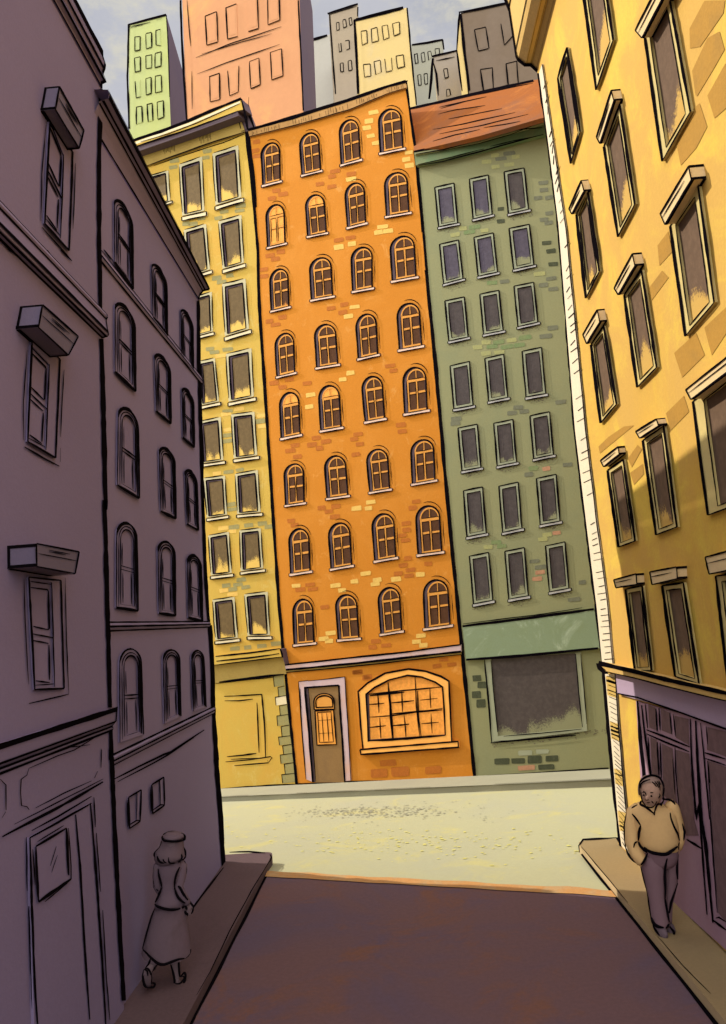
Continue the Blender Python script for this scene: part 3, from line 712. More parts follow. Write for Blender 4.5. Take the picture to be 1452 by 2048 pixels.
def green_extra(mb):
    for (x,y,zz,k,w) in [(835,597,zD,4,1.5),(725,613,zD,3,1),(772,640,zD,4,1.4),(885,625,zD,3,1),(662,662,zD,3,1.2),(732,700,zD,3,1),(835,683,zD,3,1.2),(1095,822,zD,4,1.2),(1100,877,zD,4,1),(1055,940,zD,4,1),(1140,937,zD,4,1),(1140,1057,zD,4,1),(1100,1105,zD,4,1.1),(1135,1130,zD,4,1),
      (770,1023,zD,1,.8),(770,1117,zD,1,1),(1120,1283,zD,1,1.2),(1155,1345,zD,1,1.2),(1172,1445,zD,1,1.2),(480,1172,zD,3,1),(570,1160,zD,2,1.4),(530,1200,zD,2,1.4),(420,1220,zD,3,1.2),(645,1187,zD,3,1),(1155,1555,zD,4,1.3),(1095,1605,zD,4,1.2),(1172,1635,zD,4,1.2),(705,1587,zD,2,1.3),(800,1577,zD,4,1.2),(1065,1520,zD,3,1.5),
      (505,400,zE,3,1.1),(600,397,zE,2,1.4),(700,382,zE,3,1.2),(803,362,zE,2,1.6),(440,437,zE,3,1.2),(550,432,zE,2,1.4),(663,433,zE,2,1.5),(760,420,zE,2,1.4),(505,485,zE,3,1.2),(605,475,zE,3,1.3),(1015,288,zE,4,1.3),(962,353,zE,4,1.6),(1075,855,zE,4,1.3),(750,897,zE,4,1.2),(705,940,zE,4,1.2),(795,928,zE,4,1.2),(275,985,zE,4,1.3),(268,1018,zE,4,1.2),(1128,1335,zE,4,1.2),(868,1362,zE,2,1.2),(830,1410,zE,4,1.1),(965,1365,zE,5,.9),
      (480,452,zF,2,1.3),(520,480,zF,2,1.2),(422,487,zF,3,1.1),(850,397,zF,3,1.2),(920,383,zF,5,1),(820,430,zF,3,1.2),(757,590,zF,4,1.3),(800,632,zF,4,1.4),(800,670,zF,5,1.2),(778,717,zF,5,1.2),(1105,742,zF,4,.9),(1045,867,zF,4,1.6)]:
        px, py = zz(x, y)
        brick(mb, ROW, px, py, 16*w, 8 if zz is not zE else 8.5, {1:m_gb1,2:m_gb2,3:m_gb3,4:m_gb4,5:m_gb5}[k], ang=-.14+.05*py/1500)
    for (x,y,w,hh,k) in ((255,540,62,42,1),(290,587,62,46,1),(252,655,64,50,1),(284,715,66,58,1),(430,1117,104,44,1),(540,1112,92,40,1),(655,1102,100,54,1),(775,1095,90,42,1),(735,1155,112,34,1),(598,1160,116,34,5),(590,1058,92,34,3),(708,1048,88,30,3)):
        px, py = zG(x, y); brick(mb, ROW, px, py, w/3.457, hh/3.457, m_gb1 if k == 1 else (m_gb5 if k == 5 else m_gpale), ang=-.04)
    for q in GWN:
        f = quadmap(q)
        def spot():
            t = abs(random.gauss(0, .045)); return (ROW,) + f(random.triangular(-.15, 1.25, .5), 1.065 + t)
        specks(mb, spot, 46, m_stain, 1.5)
    f = quadmap(o_big)
    specks(mb, lambda: (ROW,) + f(random.uniform(-.02, 1.22), 1.0 + abs(random.gauss(0, .03))), 150, m_stain, 2.0)
    edge(mb, ROW, [zD(110,585), zD(125,700), zD(150,960), zD(170,1200)], 4)
    ink(mb, ROW, [zG(243,1222), zG(600,1200), zG(1165,1163)], 3, .012, .8)
gp = [(829,303),(960,270),(1082,236),(1180,210),(1330,1600),(954,1600)] + e_right[::-1][1:6] + [(832,330)]
facade('wall', ROW, gp, GR, m_green, 7, green_extra)
gc = MB()
slab(gc, ROW, [zD(108,585), zD(600,470), zD(1080,330), zD(1250,288), zD(1260,415), zD(1095,455), zD(600,580), zD(120,690)], 0, .16, m_gcorn)
slab(gc, ROW, [zD(108,582), zD(600,467), zD(1080,328), zD(1250,284), zD(1252,325), zD(1085,372), zD(600,515), zD(112,610)], 0, .24, m_green)
for a, w, h in (([(105,585),(300,548),(600,468),(850,398),(1082,330)],7,.248), ([(120,605),(330,570),(620,490),(820,425),(1088,402)],2.6,.248), ([(145,690),(330,660),(600,588),(850,518),(1095,455)],2.8,.168), ([(690,545),(850,505),(1035,470)],1.8,.168), ([(135,684),(400,625),(640,565)],1.8,.168), ([(300,585),(600,525),(850,455),(1050,370)],1.5,.25)):
    ink(gc, ROW, [zD(*p) for p in a], w, h)
gc.build('cornice', GR)
# sloping terracotta roof: rises and goes back
RFD = math.radians(58)
RN = (FN*math.sin(RFD) + Vector((0,0,1))*math.cos(RFD)).normalized()
RV = (Vector((0,0,1))*math.sin(RFD) - FN*math.cos(RFD)).normalized()
RF = Face(ROW.P(829,303,.20), FU, RV, RN)
rf = MB()
rq = [zD(76,255), zD(500,155), zD(1030,38), zD(1240,-8), zD(1260,290), zD(1080,330), zD(600,468), zD(108,583)]
slab(rf, RF, rq, -.12, 0, m_rooft)
ink(rf, RF, [zD(70,257), zD(300,205), zD(600,135), zD(1020,42)], 5.5, .01, .8)
for a in ([(1015,62),(800,105),(540,160)], [(310,255),(500,200),(660,165)], [(290,298),(430,265),(650,232)], [(370,335),(560,300),(780,255)], [(250,415),(480,375),(880,285)], [(300,450),(640,380),(980,298)], [(250,505),(420,455),(610,415)], [(640,402),(800,375),(920,352)], [(300,245),(560,185)], [(420,385),(690,325)]):
    ink(rf, RF, [zD(*p) for p in a], 1.7, .008, .3)
rf.build('roof', GR)
for i, q in enumerate(GWN):
    rect_window(ROW, q, GR, m_gpale, p_greenb if i in (0,1,3,4,5) else p_green, .16, .075, .022, w=2.9, sill=(-.06,1.12,1.005,1.065,.03), sillmat=m_gsill)
gb = MB()
bq = [zF(236,1062), zF(700,1002), zF(1190,937), zF(1420,905), zF(1440,1205), zF(1220,1222), zF(740,1268), zF(262,1305)]
slab(gb, ROW, bq, 0, .10, m_gband)
ink(gb, ROW, [zF(236,1062), zF(480,1032), zF(800,990), zF(1190,937)], 5.4, .108, .8); ink(gb, ROW, [zF(240,1045), zF(480,1015), zF(850,970), zF(1105,927)], 2, .012)
ink(gb, ROW, [zF(262,1305), zF(670,1275), zF(1000,1243), zF(1220,1222)], 5, .108, .8)
gb.build('shop_fascia', GR)
gw = MB()
o_ = [zG(312,408), zG(975,362), zG(1018,905), zG(358,985)]; i_ = [zG(352,408), zG(935,366), zG(982,888), zG(400,942)]
ring(gw, ROW, o_, i_, 0, .03, m_gpale)
for a, w in (([(308,415),(335,700),(358,985)],3.4), ([(352,415),(375,680),(398,915)],2), ([(938,372),(960,640),(985,880)],2.2), ([(973,372),(995,620),(1015,858)],1.8), ([(440,942),(700,920),(980,892)],2), ([(350,988),(600,966),(940,935)],3.4), ([(370,978),(690,955),(968,922)],1.4)):
    ink(gw, ROW, [zG(*p) for p in a], w, .037)
GWs = gw.build('shop_window', GR)
p_gshop = pane_mat('streaked_shop_glass', (.066,.052,.046,1), (.22,.215,.115,1), lo=.17, seedscale=1.1)
pb = MB(); plate(pb, ROW, i_, .006, p_gshop, uvq()); pb.build('pane', GWs)

# ------------------------------------------------------------------ sunny corner building on the right
RB = thing('corner_building', 'bright yellow corner building with hooded windows and a plum shopfront in shade', 'building', Vector((XR, rc.y, 0)))
r_edge = [(1075,146),(1095,290),(1115,450),(1148,860),(1170,1050),(1190,1220),(1206,1342),(1233,1640),(1238,1700)]
def wr(px, py): return RIGHT.P(px, py)
YR0 = RIGHT.P(1200,1100).y
rb = MB()
HT = 17.0
mbpts = [RIGHT.P(*p) for p in r_edge]
xt = mbpts[0]
outline = [Vector((XR, 13.0 if xt.y < 5 else xt.y - .28, HT)), xt] + mbpts[1:] + [Vector((XR, mbpts[-1].y, -1)), Vector((XR,1.0,-1)), Vector((XR,1.0,HT))]
rb.poly(outline[::-1] if winding(outline, RIGHT.n) < 0 else outline, m_right)
back = [p + Vector((8,0,0)) for p in outline]
n = len(outline)
for i in range(n):
    j = (i+1) % n; rb.poly([outline[i], back[i], back[j], outline[j]], m_right)
rb.poly(back, m_right)
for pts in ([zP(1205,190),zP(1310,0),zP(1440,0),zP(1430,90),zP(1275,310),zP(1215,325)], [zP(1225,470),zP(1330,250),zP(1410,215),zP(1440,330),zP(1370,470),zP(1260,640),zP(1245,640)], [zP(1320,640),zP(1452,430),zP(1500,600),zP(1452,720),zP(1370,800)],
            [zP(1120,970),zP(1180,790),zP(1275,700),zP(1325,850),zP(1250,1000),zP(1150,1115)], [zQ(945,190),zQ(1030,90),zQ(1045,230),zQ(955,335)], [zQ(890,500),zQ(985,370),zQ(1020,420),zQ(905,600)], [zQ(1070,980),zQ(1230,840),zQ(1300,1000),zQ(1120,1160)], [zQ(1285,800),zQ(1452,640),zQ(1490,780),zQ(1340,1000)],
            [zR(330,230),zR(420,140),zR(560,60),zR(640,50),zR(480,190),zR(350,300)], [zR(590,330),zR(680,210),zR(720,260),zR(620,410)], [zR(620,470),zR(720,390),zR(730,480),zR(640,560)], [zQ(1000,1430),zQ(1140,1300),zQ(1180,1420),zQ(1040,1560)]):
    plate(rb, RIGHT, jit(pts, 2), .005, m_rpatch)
edge(rb, RIGHT, [(x+4,y) for x,y in r_edge[:-3]]+[(1208,1330)], 10)
edge(rb, RIGHT, [(1209,1342),(1222,1500),(1237,1640),(1243,1693)], 11)
rb.build('wall', RB)
# white quoin strip with hatching, above and below the shop cornice
qs = MB()
lft = [(1078,146),(1097,290),(1117,450),(1150,860),(1173,1050),(1194,1220),(1204,1325)]
rgt = [(1084,128),(1107,290),(1131.5,455),(1172,870),(1194,1050),(1214,1200),(1226,1330)]
def lerpL(L, y):
    for (a, b) in zip(L[:-1], L[1:]):
        if a[1] <= y <= b[1]: return a[0]+(b[0]-a[0])*(y-a[1])/(b[1]-a[1])
    return L[-1][0] if y > L[-1][1] else L[0][0]
slab(qs, RIGHT, lft + rgt[::-1], 0, .02, m_rquoin)
ink(qs, RIGHT, rgt, 2.0, .027, .7)
y = 170.0
while y < 1320:
    xa, xb = lerpL(lft, y), lerpL(rgt, y)
    t = (1240-y)/1240; dy = (xb-xa)*(1.0*max(0, t)+.06)*(2.2 if y < 400 else 1.25)
    if random.random() < .9: ink(qs, RIGHT, [(xa+random.uniform(3,9), y+dy*.45), (xb-random.uniform(-3,5), y-dy*.5)], random.uniform(1.4,2.8), .028, .5)
    y += random.uniform(11,19) if y > 1050 else random.uniform(13,28)
lf2 = [(1210,1348),(1222,1480),(1236,1640),(1243,1692)]; rg2 = [(1230,1348),(1236,1440),(1246,1560),(1256,1660),(1259,1708)]
slab(qs, RIGHT, lf2 + rg2[::-1], 0, .02, m_rquoin)
ink(qs, RIGHT, rg2, 2.4, .027, .7)
y = 1352.0
while y < 1690:
    xa, xb = lerpL(lf2, y), lerpL(rg2, y)
    if (int(y/30) % 3) == 0:
        plate(qs, RIGHT, [(xa+1,y), (xb,y+5), (xb+1,y+17), (xa+2,y+11)], .024, m_rquoin2)
    t = (y-1330)/350
    ink(qs, RIGHT, [(xa+random.uniform(2,5), y), (xb-random.uniform(-1,3), y+4+14*t)], random.uniform(1.4,2.4), .029, .5)
    y += random.uniform(6.5,11)
qs.build('quoin', RB)
# main cornice: projects from the wall all along the roof line
rcn = MB()
ca = RIGHT.P(1075,146); cz0 = ca.z
prof_px = [(1075,143,0.0),(1062,131,.12),(1050,131,.20),(1036,120,.30),(1032,112,.34)]
yc0 = ca.y
def prof(px, py, y=yc0):                             # x,z of a cornice profile point seen at px,py in the plane y = yc0
    d = ray(px, py); t = (y - CAM.y)/d.y; q = CAM + d*t; return q.x, q.z
pf = [prof(a, b) for a, b, _ in prof_px]
pf += [(pf[-1][0]-.03, pf[-1][1]+.9), (pf[-1][0]-.18, pf[-1][1]+1.5), (pf[-1][0]-.2, pf[-1][1]+2.6), (XR+.1, pf[-1][1]+2.6)]
seg_m = [m_rdark, m_rcorn, m_rdark, m_rcorn, m_rcorn, m_rcorn, m_rcorn, m_rcorn]
for i in range(len(pf)-1):
    (x0,z0),(x1,z1) = pf[i], pf[i+1]
    rcn.poly([(x0,yc0,z0),(x1,yc0,z1),(x1,1.0,z1),(x0,1.0,z0)], seg_m[i])
rcn.poly([(x,yc0,z) for x,z in pf] + [(XR+.1,yc0,pf[0][1])], m_rcorn)
tb = []
for i in range(len(pf)-2):
    (x0,z0),(x1,z1) = pf[i], pf[i+1]
    dx, dz = x1-x0, z1-z0; l = math.hypot(dx, dz); ww = .06 if i >= 4 else .045
    nx, nz = (-.02, -.02)
    rcn.poly([(x0-.012,yc0+.012,z0-.012),(x1-.012,yc0+.012,z1-.012),(x1-.012,yc0-ww*1.6,z1-.012),(x0-.012,yc0-ww*1.6,z0-.012)], INK)
# long mouldings drawn along the soffit
for (x, z, w) in [(pf[1][0], pf[1][1], .035), (pf[2][0]+.03, pf[2][1], .03), (pf[4][0], pf[4][1]+.05, .035), (pf[5][0], pf[5][1], .04), (pf[0][0]-.012, pf[0][1]+.04, .03)]:
    rcn.poly([(x-.015,yc0,z-.012),(x-.015,yc0,z+w),(x-.015,1.0,z+w),(x-.015,1.0,z-.012)], INK)
rcn.build('cornice', RB)

def lintel(face, par, front, h, mat, w=3.0, cap=True):
    mb = MB(); slab(mb, face, front, 0, h, mat, m_purple if False else mat)
    for a, b, k in ((0,1,1.1),(3,2,1.0),(0,3,.9),(1,2,1.0)): ink(mb, face, [front[a], front[b]], w*k, h+.007, .7)
    a = [front[0][0]*.62+front[3][0]*.38, front[0][1]*.62+front[3][1]*.38]; b = [front[1][0]*.62+front[2][0]*.38, front[1][1]*.62+front[2][1]*.38]
    ink(mb, face, [tuple(a), (a[0]*.2+b[0]*.8, a[1]*.2+b[1]*.8)], w*.6, h+.007, .3)
    # edges running back to the wall
    fr = [face.P(*p, h) for p in front]; e = .022
    for i, up in ((1, 1), (2, -1)):
        p0 = fr[i]; p1 = p0 - face.n*h
        s = face.u*.004
        mb.poly([p0+face.v*e*up*.2+face.u*.004, p1+face.v*e*up*.2+face.u*.004, p1-face.v*e*up+face.u*.004, p0-face.v*e*up+face.u*.004], INK)
    p0, p1 = fr[3], fr[2]; dn = -.004*face.v
    for bk, ww in ((0, .03), (h-.03, .03)):
        mb.poly([p0+dn-face.n*bk, p1+dn-face.n*bk, p1+dn-face.n*(bk+ww), p0+dn-face.n*(bk+ww)], INK)
    return mb.build('lintel', par)
def right_window(q, lint=None, h=.10, rh=.035, thick=1.35):
    o = rect_window(RIGHT, q, RB, m_rframe, p_right, .17, .055, rh, w=3.8, thick=thick)
    if lint: lintel(RIGHT, o, lint, h, m_rlintel, 3.2)
    return o
right_window([zP(320,525), zP(382,318), zP(470,885), zP(408,1100)])
right_window([zP(455,-330), zP(570,-560), zP(693,268), zP(578,605)])
right_window([zP(905,250), zP(1068,-40), zP(1212,750), zP(1022,1085)], [zP(840,205), zP(1040,-190), zP(1085,-130), zP(885,256)], .13)
right_window([zP(445,1440), zP(520,1272), zQ(513,380), zQ(413,580)], [zP(395,1405), zP(478,1213), zP(497,1285), zP(415,1440)], .10)
right_window([zP(630,985), zP(737,700), zP(838,1372), zQ(650,126)], [zP(580,922), zP(680,606), zP(697,678), zP(603,966)], .11)
right_window([zP(1075,1520), zP(1262,1240), zQ(1363,610), zQ(1150,862)], [zP(1008,1438), zP(1200,1115), zP(1218,1208), zP(1040,1510)], .14)
right_window([zQ(450,925), zQ(545,785), zQ(640,1365), zQ(522,1505)], [zQ(390,850), zQ(498,664), zQ(516,755), zQ(418,918)], .10)
right_window([zQ(697,555), zQ(825,370), zQ(938,1090), zQ(793,1240)], [zQ(622,505), zQ(757,248), zQ(777,340), zQ(652,555)], .11)
right_window([zQ(1205,1345), zQ(1640,1000), (1540,984), zR(1292,832)], [zQ(1152,1258), zQ(1640,870), zQ(1650,985), zQ(1190,1330)], .15)
right_window([zR(415,440), zR(552,345), zR(656,1058), zR(510,1112)], [zR(352,355), zR(508,232), zR(517,300), zR(380,410)], .09)
right_window([zR(722,180), zR(905,50), zR(1022,935), zR(838,1005)], [zR(660,102), zR(842,-10), zR(862,50), zR(695,160)], .10)
right_window([zR(572,1480), zR(718,1450), zS(800,618), zS(655,622)], [zR(468,1398), zR(665,1345), zR(672,1438), zR(488,1468)], .10)
right_window([zR(892,1450), zR(1078,1422), zS(1215,735), zS(1005,668)], [zR(783,1330), zR(1020,1285), zR(1026,1388), zR(803,1440)], .11)
right_window([zR(1360,1365), zR(1640,1320), (1540,1400), (1456,1371)], [zR(1268,1200), zR(1640,1100), zR(1650,1280), zR(1303,1348)], .14)
# shop cornice, fascia and shopfront
sc = MB()
t0 = [(1197,1326),(1265,1342),(1345,1362),(1452,1386),(1600,1420)]; t1 = [(1206,1342),(1265,1355),(1345,1376),(1452,1402),(1600,1438)]
slab(sc, RIGHT, t0+t1[::-1], 0, .16, m_shop if False else m_rcorn)
ink(sc, RIGHT, t0, 8, .168, 1); ink(sc, RIGHT, t1, 2.6, .168, .6); ink(sc, RIGHT, [(1197,1326),(1199,1336),(1208,1343)], 9, .17, 1)
sc.build('shop_cornice', RB)
fs = MB()
fq = [(1231,1346),(1300,1362),(1452,1398),(1600,1434),(1600,1500),(1452,1458),(1385,1434),(1300,1406),(1235,1388)]
slab(fs, RIGHT, fq, 0, .05, m_fascia)
ink(fs, RIGHT, [(1235,1387),(1275,1395),(1385,1434),(1452,1458),(1600,1504)], 3.6, .058, .7)
fs.build('shop_fascia', RB)
sf = MB()
def rline(y0, m): return [(x, y0 + m*(x-1274)) for x in (1274,1350,1452,1560)]
frame_q = [(1272,1402),(1385,1434),(1452,1458),(1600,1506),(1600,2230),(1452,1900),(1370,1826),(1292,1752)]
slab(sf, RIGHT, frame_q, 0, .03, m_shop)
for a, w in (([zS(675,880),zS(700,1200),zS(735,1545),(1300,1690),(1306,1740)],6), ([zS(712,920),zS(745,1200),zS(790,1520),(1312,1660)],4), ([zS(745,910),zS(765,1120)],2.2), ([zS(770,1200),zS(780,1400),zS(798,1520)],2.2),
             ([zS(755,1135),zS(950,1210),zS(1135,1285)],3.8), ([zS(755,1170),zS(950,1255),zS(1130,1328)],3.2), ([zS(838,950),zS(850,1150)],3), ([zS(864,945),zS(875,1140)],3), ([zS(960,985),zS(978,1175)],2.2), ([zS(990,995),zS(1010,1195)],2.2),
             ([zS(850,1240),zS(858,1400),zS(865,1540)],3), ([zS(875,1245),zS(885,1560)],3), ([zS(1005,1290),zS(1012,1500),zS(1042,1845)],2.2), ([zS(985,1390),zS(1005,1700)],1.8),
             ([zS(1138,1040),zS(1150,1400),zS(1190,1924),zT(1000,400),zT(1060,1230)],4), ([zS(1185,1055),zS(1200,1400),zS(1235,1924),zT(1050,700),zT(1105,1290)],6), ([zS(1228,1075),zS(1250,1300),zS(1310,1920),zT(1085,500),zT(1137,1215)],3),
             ([zS(1278,1105),zS(1290,1260)],2), ([zS(1265,1335),zS(1452,1392)],3.6), ([zS(1270,1385),zS(1452,1447)],3), ([zS(1292,1405),zS(1310,1600),zT(1066,80),zT(1090,500)],2),
             ([zT(908,668),zT(1025,740)],5), ([zT(1108,1272),zT(1203,1345)],4.5), ([zT(1125,1256),zT(1150,1250),zT(1203,1285)],3)):
    ink(sf, RIGHT, a, w, .037)
SF = sf.build('shopfront', RB)
for q in ([zS(770,915),zS(832,940),zS(843,1140),zS(780,1115)], [zS(880,950),zS(958,985),zS(975,1175),zS(890,1140)], [zS(1000,1010),zS(1125,1040),zS(1130,1270),zS(1015,1205)], [zS(790,1200),zS(845,1225),zS(858,1600),zS(805,1540)],
          [zS(890,1255),zS(985,1300),zS(1030,1860),zS(905,1700)], [zS(1015,1310),zS(1132,1345),zS(1178,1930),zT(1000,640),zT(905,640),zS(1040,1840)], [zS(1290,1110),zS(1452,1150),zS(1600,1200),zS(1600,1400),zS(1452,1370),zS(1285,1310)], [zS(1300,1410),zS(1452,1460),zS(1600,1500),(1560,1990),(1452,1845),zT(1145,1215),zT(1095,520)]):
    pb = MB(); plate(pb, RIGHT, q, .034, p_shop, [(.5,.9-.8*i/len(q)) for i in range(len(q))]); pb.build('pane', SF)

# ------------------------------------------------------------------ near left building
L1 = thing('corner_building', 'tall plum coloured building with boxed window hoods and a shop door in deep shade', 'building', Vector((XL1, ln.y, 0)))
def block_left(face, edge_px, ynear, top_z, mat, extra, par, xdeep=8, ztops=None):
    mb = MB(); pts = [face.P(*p) for p in edge_px]
    outline = pts + [Vector((face.o.x, pts[-1].y, -1)), Vector((face.o.x, ynear, -1)), Vector((face.o.x, ynear, top_z))]
    outline = outline if winding(outline, face.n) > 0 else outline[::-1]
    mb.poly(outline, mat); bk = [p - Vector((xdeep,0,0)) for p in outline]; n = len(outline)
    for i in range(n):
        j = (i+1) % n; mb.poly([outline[i], bk[i], bk[j], outline[j]], mat)
    mb.poly(bk, mat); extra(mb); return mb.build('wall', par)
e1 = [(203,176),(200,400),(201,520),(207,1000),(221,1415),(222,1500),(236,1760),(248,2003)]
def l1_extra(mb):
    edge(mb, LEFT1, [(x-3,y) for x,y in [(205,178),(201,330),(202,500),(204,620)]], 7); edge(mb, LEFT1, [zM(640,560),zM(655,1000),zM(668,1640)], 7.5); edge(mb, LEFT1, [zN(660,0),zN(672,400),zN(695,1310)], 7); edge(mb, LEFT1, [zN(700,1450),zN(703,1641),zO(577,0),zO(600,500),zO(625,1000),zO(643,1300)], 7)
    # panel above the door and the bottom line of the fascia
    for a, w in (([zO(150,95),zO(300,30),zO(385,0),zN(640,1475)],1.7), ([zO(150,95),zO(140,130),zO(110,152),zO(108,220),zO(112,288),zO(140,295),zO(152,310)],1.9), ([zO(185,300),zO(330,225),zO(475,160)],1.7), ([zO(75,385),zO(300,270),zO(535,150)],1.8), ([zO(12,450),zO(120,392),zO(300,300),zO(535,165)],4.4),
                 ([zN(640,1570),zN(640,1641),zO(527,0),zO(524,92)],1.7), ([zO(507,110),zO(490,145)],1.8), ([zO(0,150),zO(30,182),zO(30,250),zO(32,312)],2), ([zO(30,320),zO(12,350)],1.8),
                 ([zN(10,1650),zN(200,1590),zN(570,1545)],1.6), ([zL(0,1520),zL(60,1580),zL(150,1641)],1.8), ([zM(300,0),zM(420,170),zM(560,300)],1.8), ([zM(430,180),zM(610,380)],1.5), ([zM(385,0),zM(455,70)],2.4)):
        ink(mb, LEFT1, a, w, .012)
    # outer loose jamb lines of the windows
    for a in ([zL(290,790),zL(265,1100),zL(258,1395)], [zL(478,1030),zL(470,1250),zL(462,1445)], [zM(172,630),zM(148,950),zM(150,1200)], [zM(405,755),zM(392,950),zM(383,1180)], [zM(383,1250),zM(382,1338)], [zN(152,500),zN(165,900),zN(182,1165)], [zN(412,490),zN(420,900),zN(435,1225)]):
        ink(mb, LEFT1, a, 1.7, .012, .3)
    for a, w in (([zL(265,1435),zL(450,1641)],2.2), ([zM(155,1243),zM(270,1310),zM(375,1365)],3), ([zN(182,1285),zN(300,1258),zN(435,1225)],2.2)):
        ink(mb, LEFT1, a, w, .012)
tz = LEFT1.P(203,176).z
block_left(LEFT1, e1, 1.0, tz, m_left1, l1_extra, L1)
# main cornice with its profile
cn = MB(); y1 = LEFT1.P(203,176).y
def profile_at(pts, y):
    out = []
    for a, b in pts:
        d = ray(a, b); t = (y-CAM.y)/d.y; q = CAM + d*t; out.append((q.x, q.z))
    return out
def cornice_run(mb, pf, y0, y1, mat, lines, xw, edgew=.05, rise=0.0):
    zb, zt = pf[0][1], max(z for _, z in pf)
    def up(z): return z + rise*(z-zb)/max(.01, zt-zb)
    for (x0,z0),(x1,z1) in zip(pf[:-1], pf[1:]): mb.poly([(x0,y0,z0),(x1,y0,z1),(x1,y1,up(z1)),(x0,y1,up(z0))], mat)
    mb.poly([(x,y0,z) for x,z in pf] + [(xw,y0,pf[-1][1]),(xw,y0,pf[0][1])], mat)
    for (i, t, w) in lines:                           # (segment, position, width): black line along the moulding
        (x0,z0),(x1,z1) = pf[i], pf[i+1]; x, z = x0+(x1-x0)*t, z0+(z1-z0)*t
        L = math.hypot(x1-x0, z1-z0) or 1; tx, tz_ = (x1-x0)/L, (z1-z0)/L; nx, nz = tz_, -tx
        if nx < 0 and abs(nx) > abs(nz): nx, nz = -nx, -nz
        e = .008
        a0, a1 = (x+nx*e-tx*w/2, z+nz*e-tz_*w/2), (x+nx*e+tx*w/2, z+nz*e+tz_*w/2)
        n = 40; ra, rb_ = [], []
        for k in range(n+1):
            y = y0+(y1-y0)*k/n; s = 1+.5*mnoise.noise(Vector((y*2.3, w*90, i)))
            mx, mz = (a0[0]+a1[0])/2, (a0[1]+a1[1])/2
            dzr = (up(z)-z)*k/n; ra.append((mx+(a0[0]-mx)*s, y, mz+(a0[1]-mz)*s+dzr)); rb_.append((mx+(a1[0]-mx)*s, y, mz+(a1[1]-mz)*s+dzr))
        mb.grid([ra, rb_], INK)
    for (x0,z0),(x1,z1) in zip(pf[:-1], pf[1:]):      # the black end line
        e = .008
        nx, nz = (z1-z0), -(x1-x0); l = math.hypot(nx, nz) or 1; nx, nz = nx/l*e, nz/l*e
        if nx < 0: nx, nz = -nx, -nz
        mb.poly([(x0+nx,y0,z0+nz),(x1+nx,y0,z1+nz),(x1+nx,y0-edgew,z1+nz),(x0+nx,y0-edgew,z0+nz)], INK)
pf1 = profile_at([(202,178),(204,168),(212,164),(206,148),(210,138),(211,130)], y1)
pf1.append((pf1[-1][0]-.03, pf1[-1][1]+.12)); pf1.append((pf1[-1][0]+.0, pf1[-1][1]+.04)); pf1.append((XL1-.3, pf1[-1][1]+.05))
pf1 = [(max(x, XL1+.005), z) if i < len(pf1)-1 else (x, z) for i, (x, z) in enumerate(pf1)]
cornice_run(cn, pf1, y1, 1.0, m_left1, [(0,.1,.035),(1,.9,.03),(2,.5,.028),(3,.8,.03),(5,.35,.02),(5,.75,.03),(6,.5,.10)], XL1-.3)
cn.build('cornice', L1)
bt = MB(); yb = LEFT1.P(203,650).y
pfb = profile_at([(200,676),(216,672),(217,668),(214,655),(212,640),(215,634),(213,628),(202,622)], yb)
pfb = [(max(x, XL1+.004), z) for x, z in pfb]
cornice_run(bt, pfb, yb, 1.0, m_left1, [(0,.05,.03),(0,.75,.022),(2,.2,.05),(4,.2,.016),(6,.3,.03),(6,.97,.05)], XL1-.2, .03)
bt.build('belt_course', L1)
sh = MB(); ysx = LEFT1.P(222,1440).y
pfs = profile_at([(222,1462),(226,1456),(223,1452),(232,1441),(234,1417)], ysx)
pfs = [(max(x, XL1+.004), z) for x, z in pfs] + [(XL1-.1, pfs[-1][1]+.01)]
cornice_run(sh, pfs, ysx, 1.0, m_left1, [(0,.5,.03),(1,.5,.012),(2,.1,.02),(2,.9,.03),(3,.97,.05)], XL1-.1, .035)
sh.build('shop_cornice', L1)
def hood(face, par, front, h, w=3.0, inner=None):
    mb = MB(); slab(mb, face, front, 0, h, m_hood)
    n = len(front)
    for i in range(n): ink(mb, face, [front[i], front[(i+1) % n]], w*(1.0 if i != 2 else .9), h+.008, .75)
    fr = [face.P(*p, h) for p in front]
    a = quadmap(front); 
    for t, s1 in ((.42,.98), (.18,.8), (.25,.7)): ink(mb, face, [a(.05 if t == .42 else .3,t), a(s1,t)], w*.55, h+.008, .4)
    e = .016                                          # edges running back to the wall
    for i in (0, 3):
        p0 = fr[i]; p1 = p0 - face.n*h; s = face.u*(-.006)
        mb.poly([p0+s, p1+s, p1+s+face.v*(e if i else -e)*1.6, p0+s+face.v*(e if i else -e)*1.6], INK)
    b0, b1 = fr[3]-face.v*.006, fr[2]-face.v*.006
    mb.poly([b0-face.n*(h-.04), b1-face.n*(h-.04), b1-face.n*h, b0-face.n*h], INK)
    p0 = fr[2]; mb.poly([p0-face.v*.006, p0-face.n*h-face.v*.006, p0-face.n*h-face.v*.006-face.u*.03, p0-face.v*.006-face.u*.03], INK)
    w0 = face.P(*front[0]); 
    l0, l3 = fr[0]-face.n*h, fr[3]-face.n*h
    mb.poly([l0-face.u*.006, l3-face.u*.006, l3-face.u*.006+face.n*.025, l0-face.u*.006+face.n*.025], INK)
    return mb.build('hood', par)
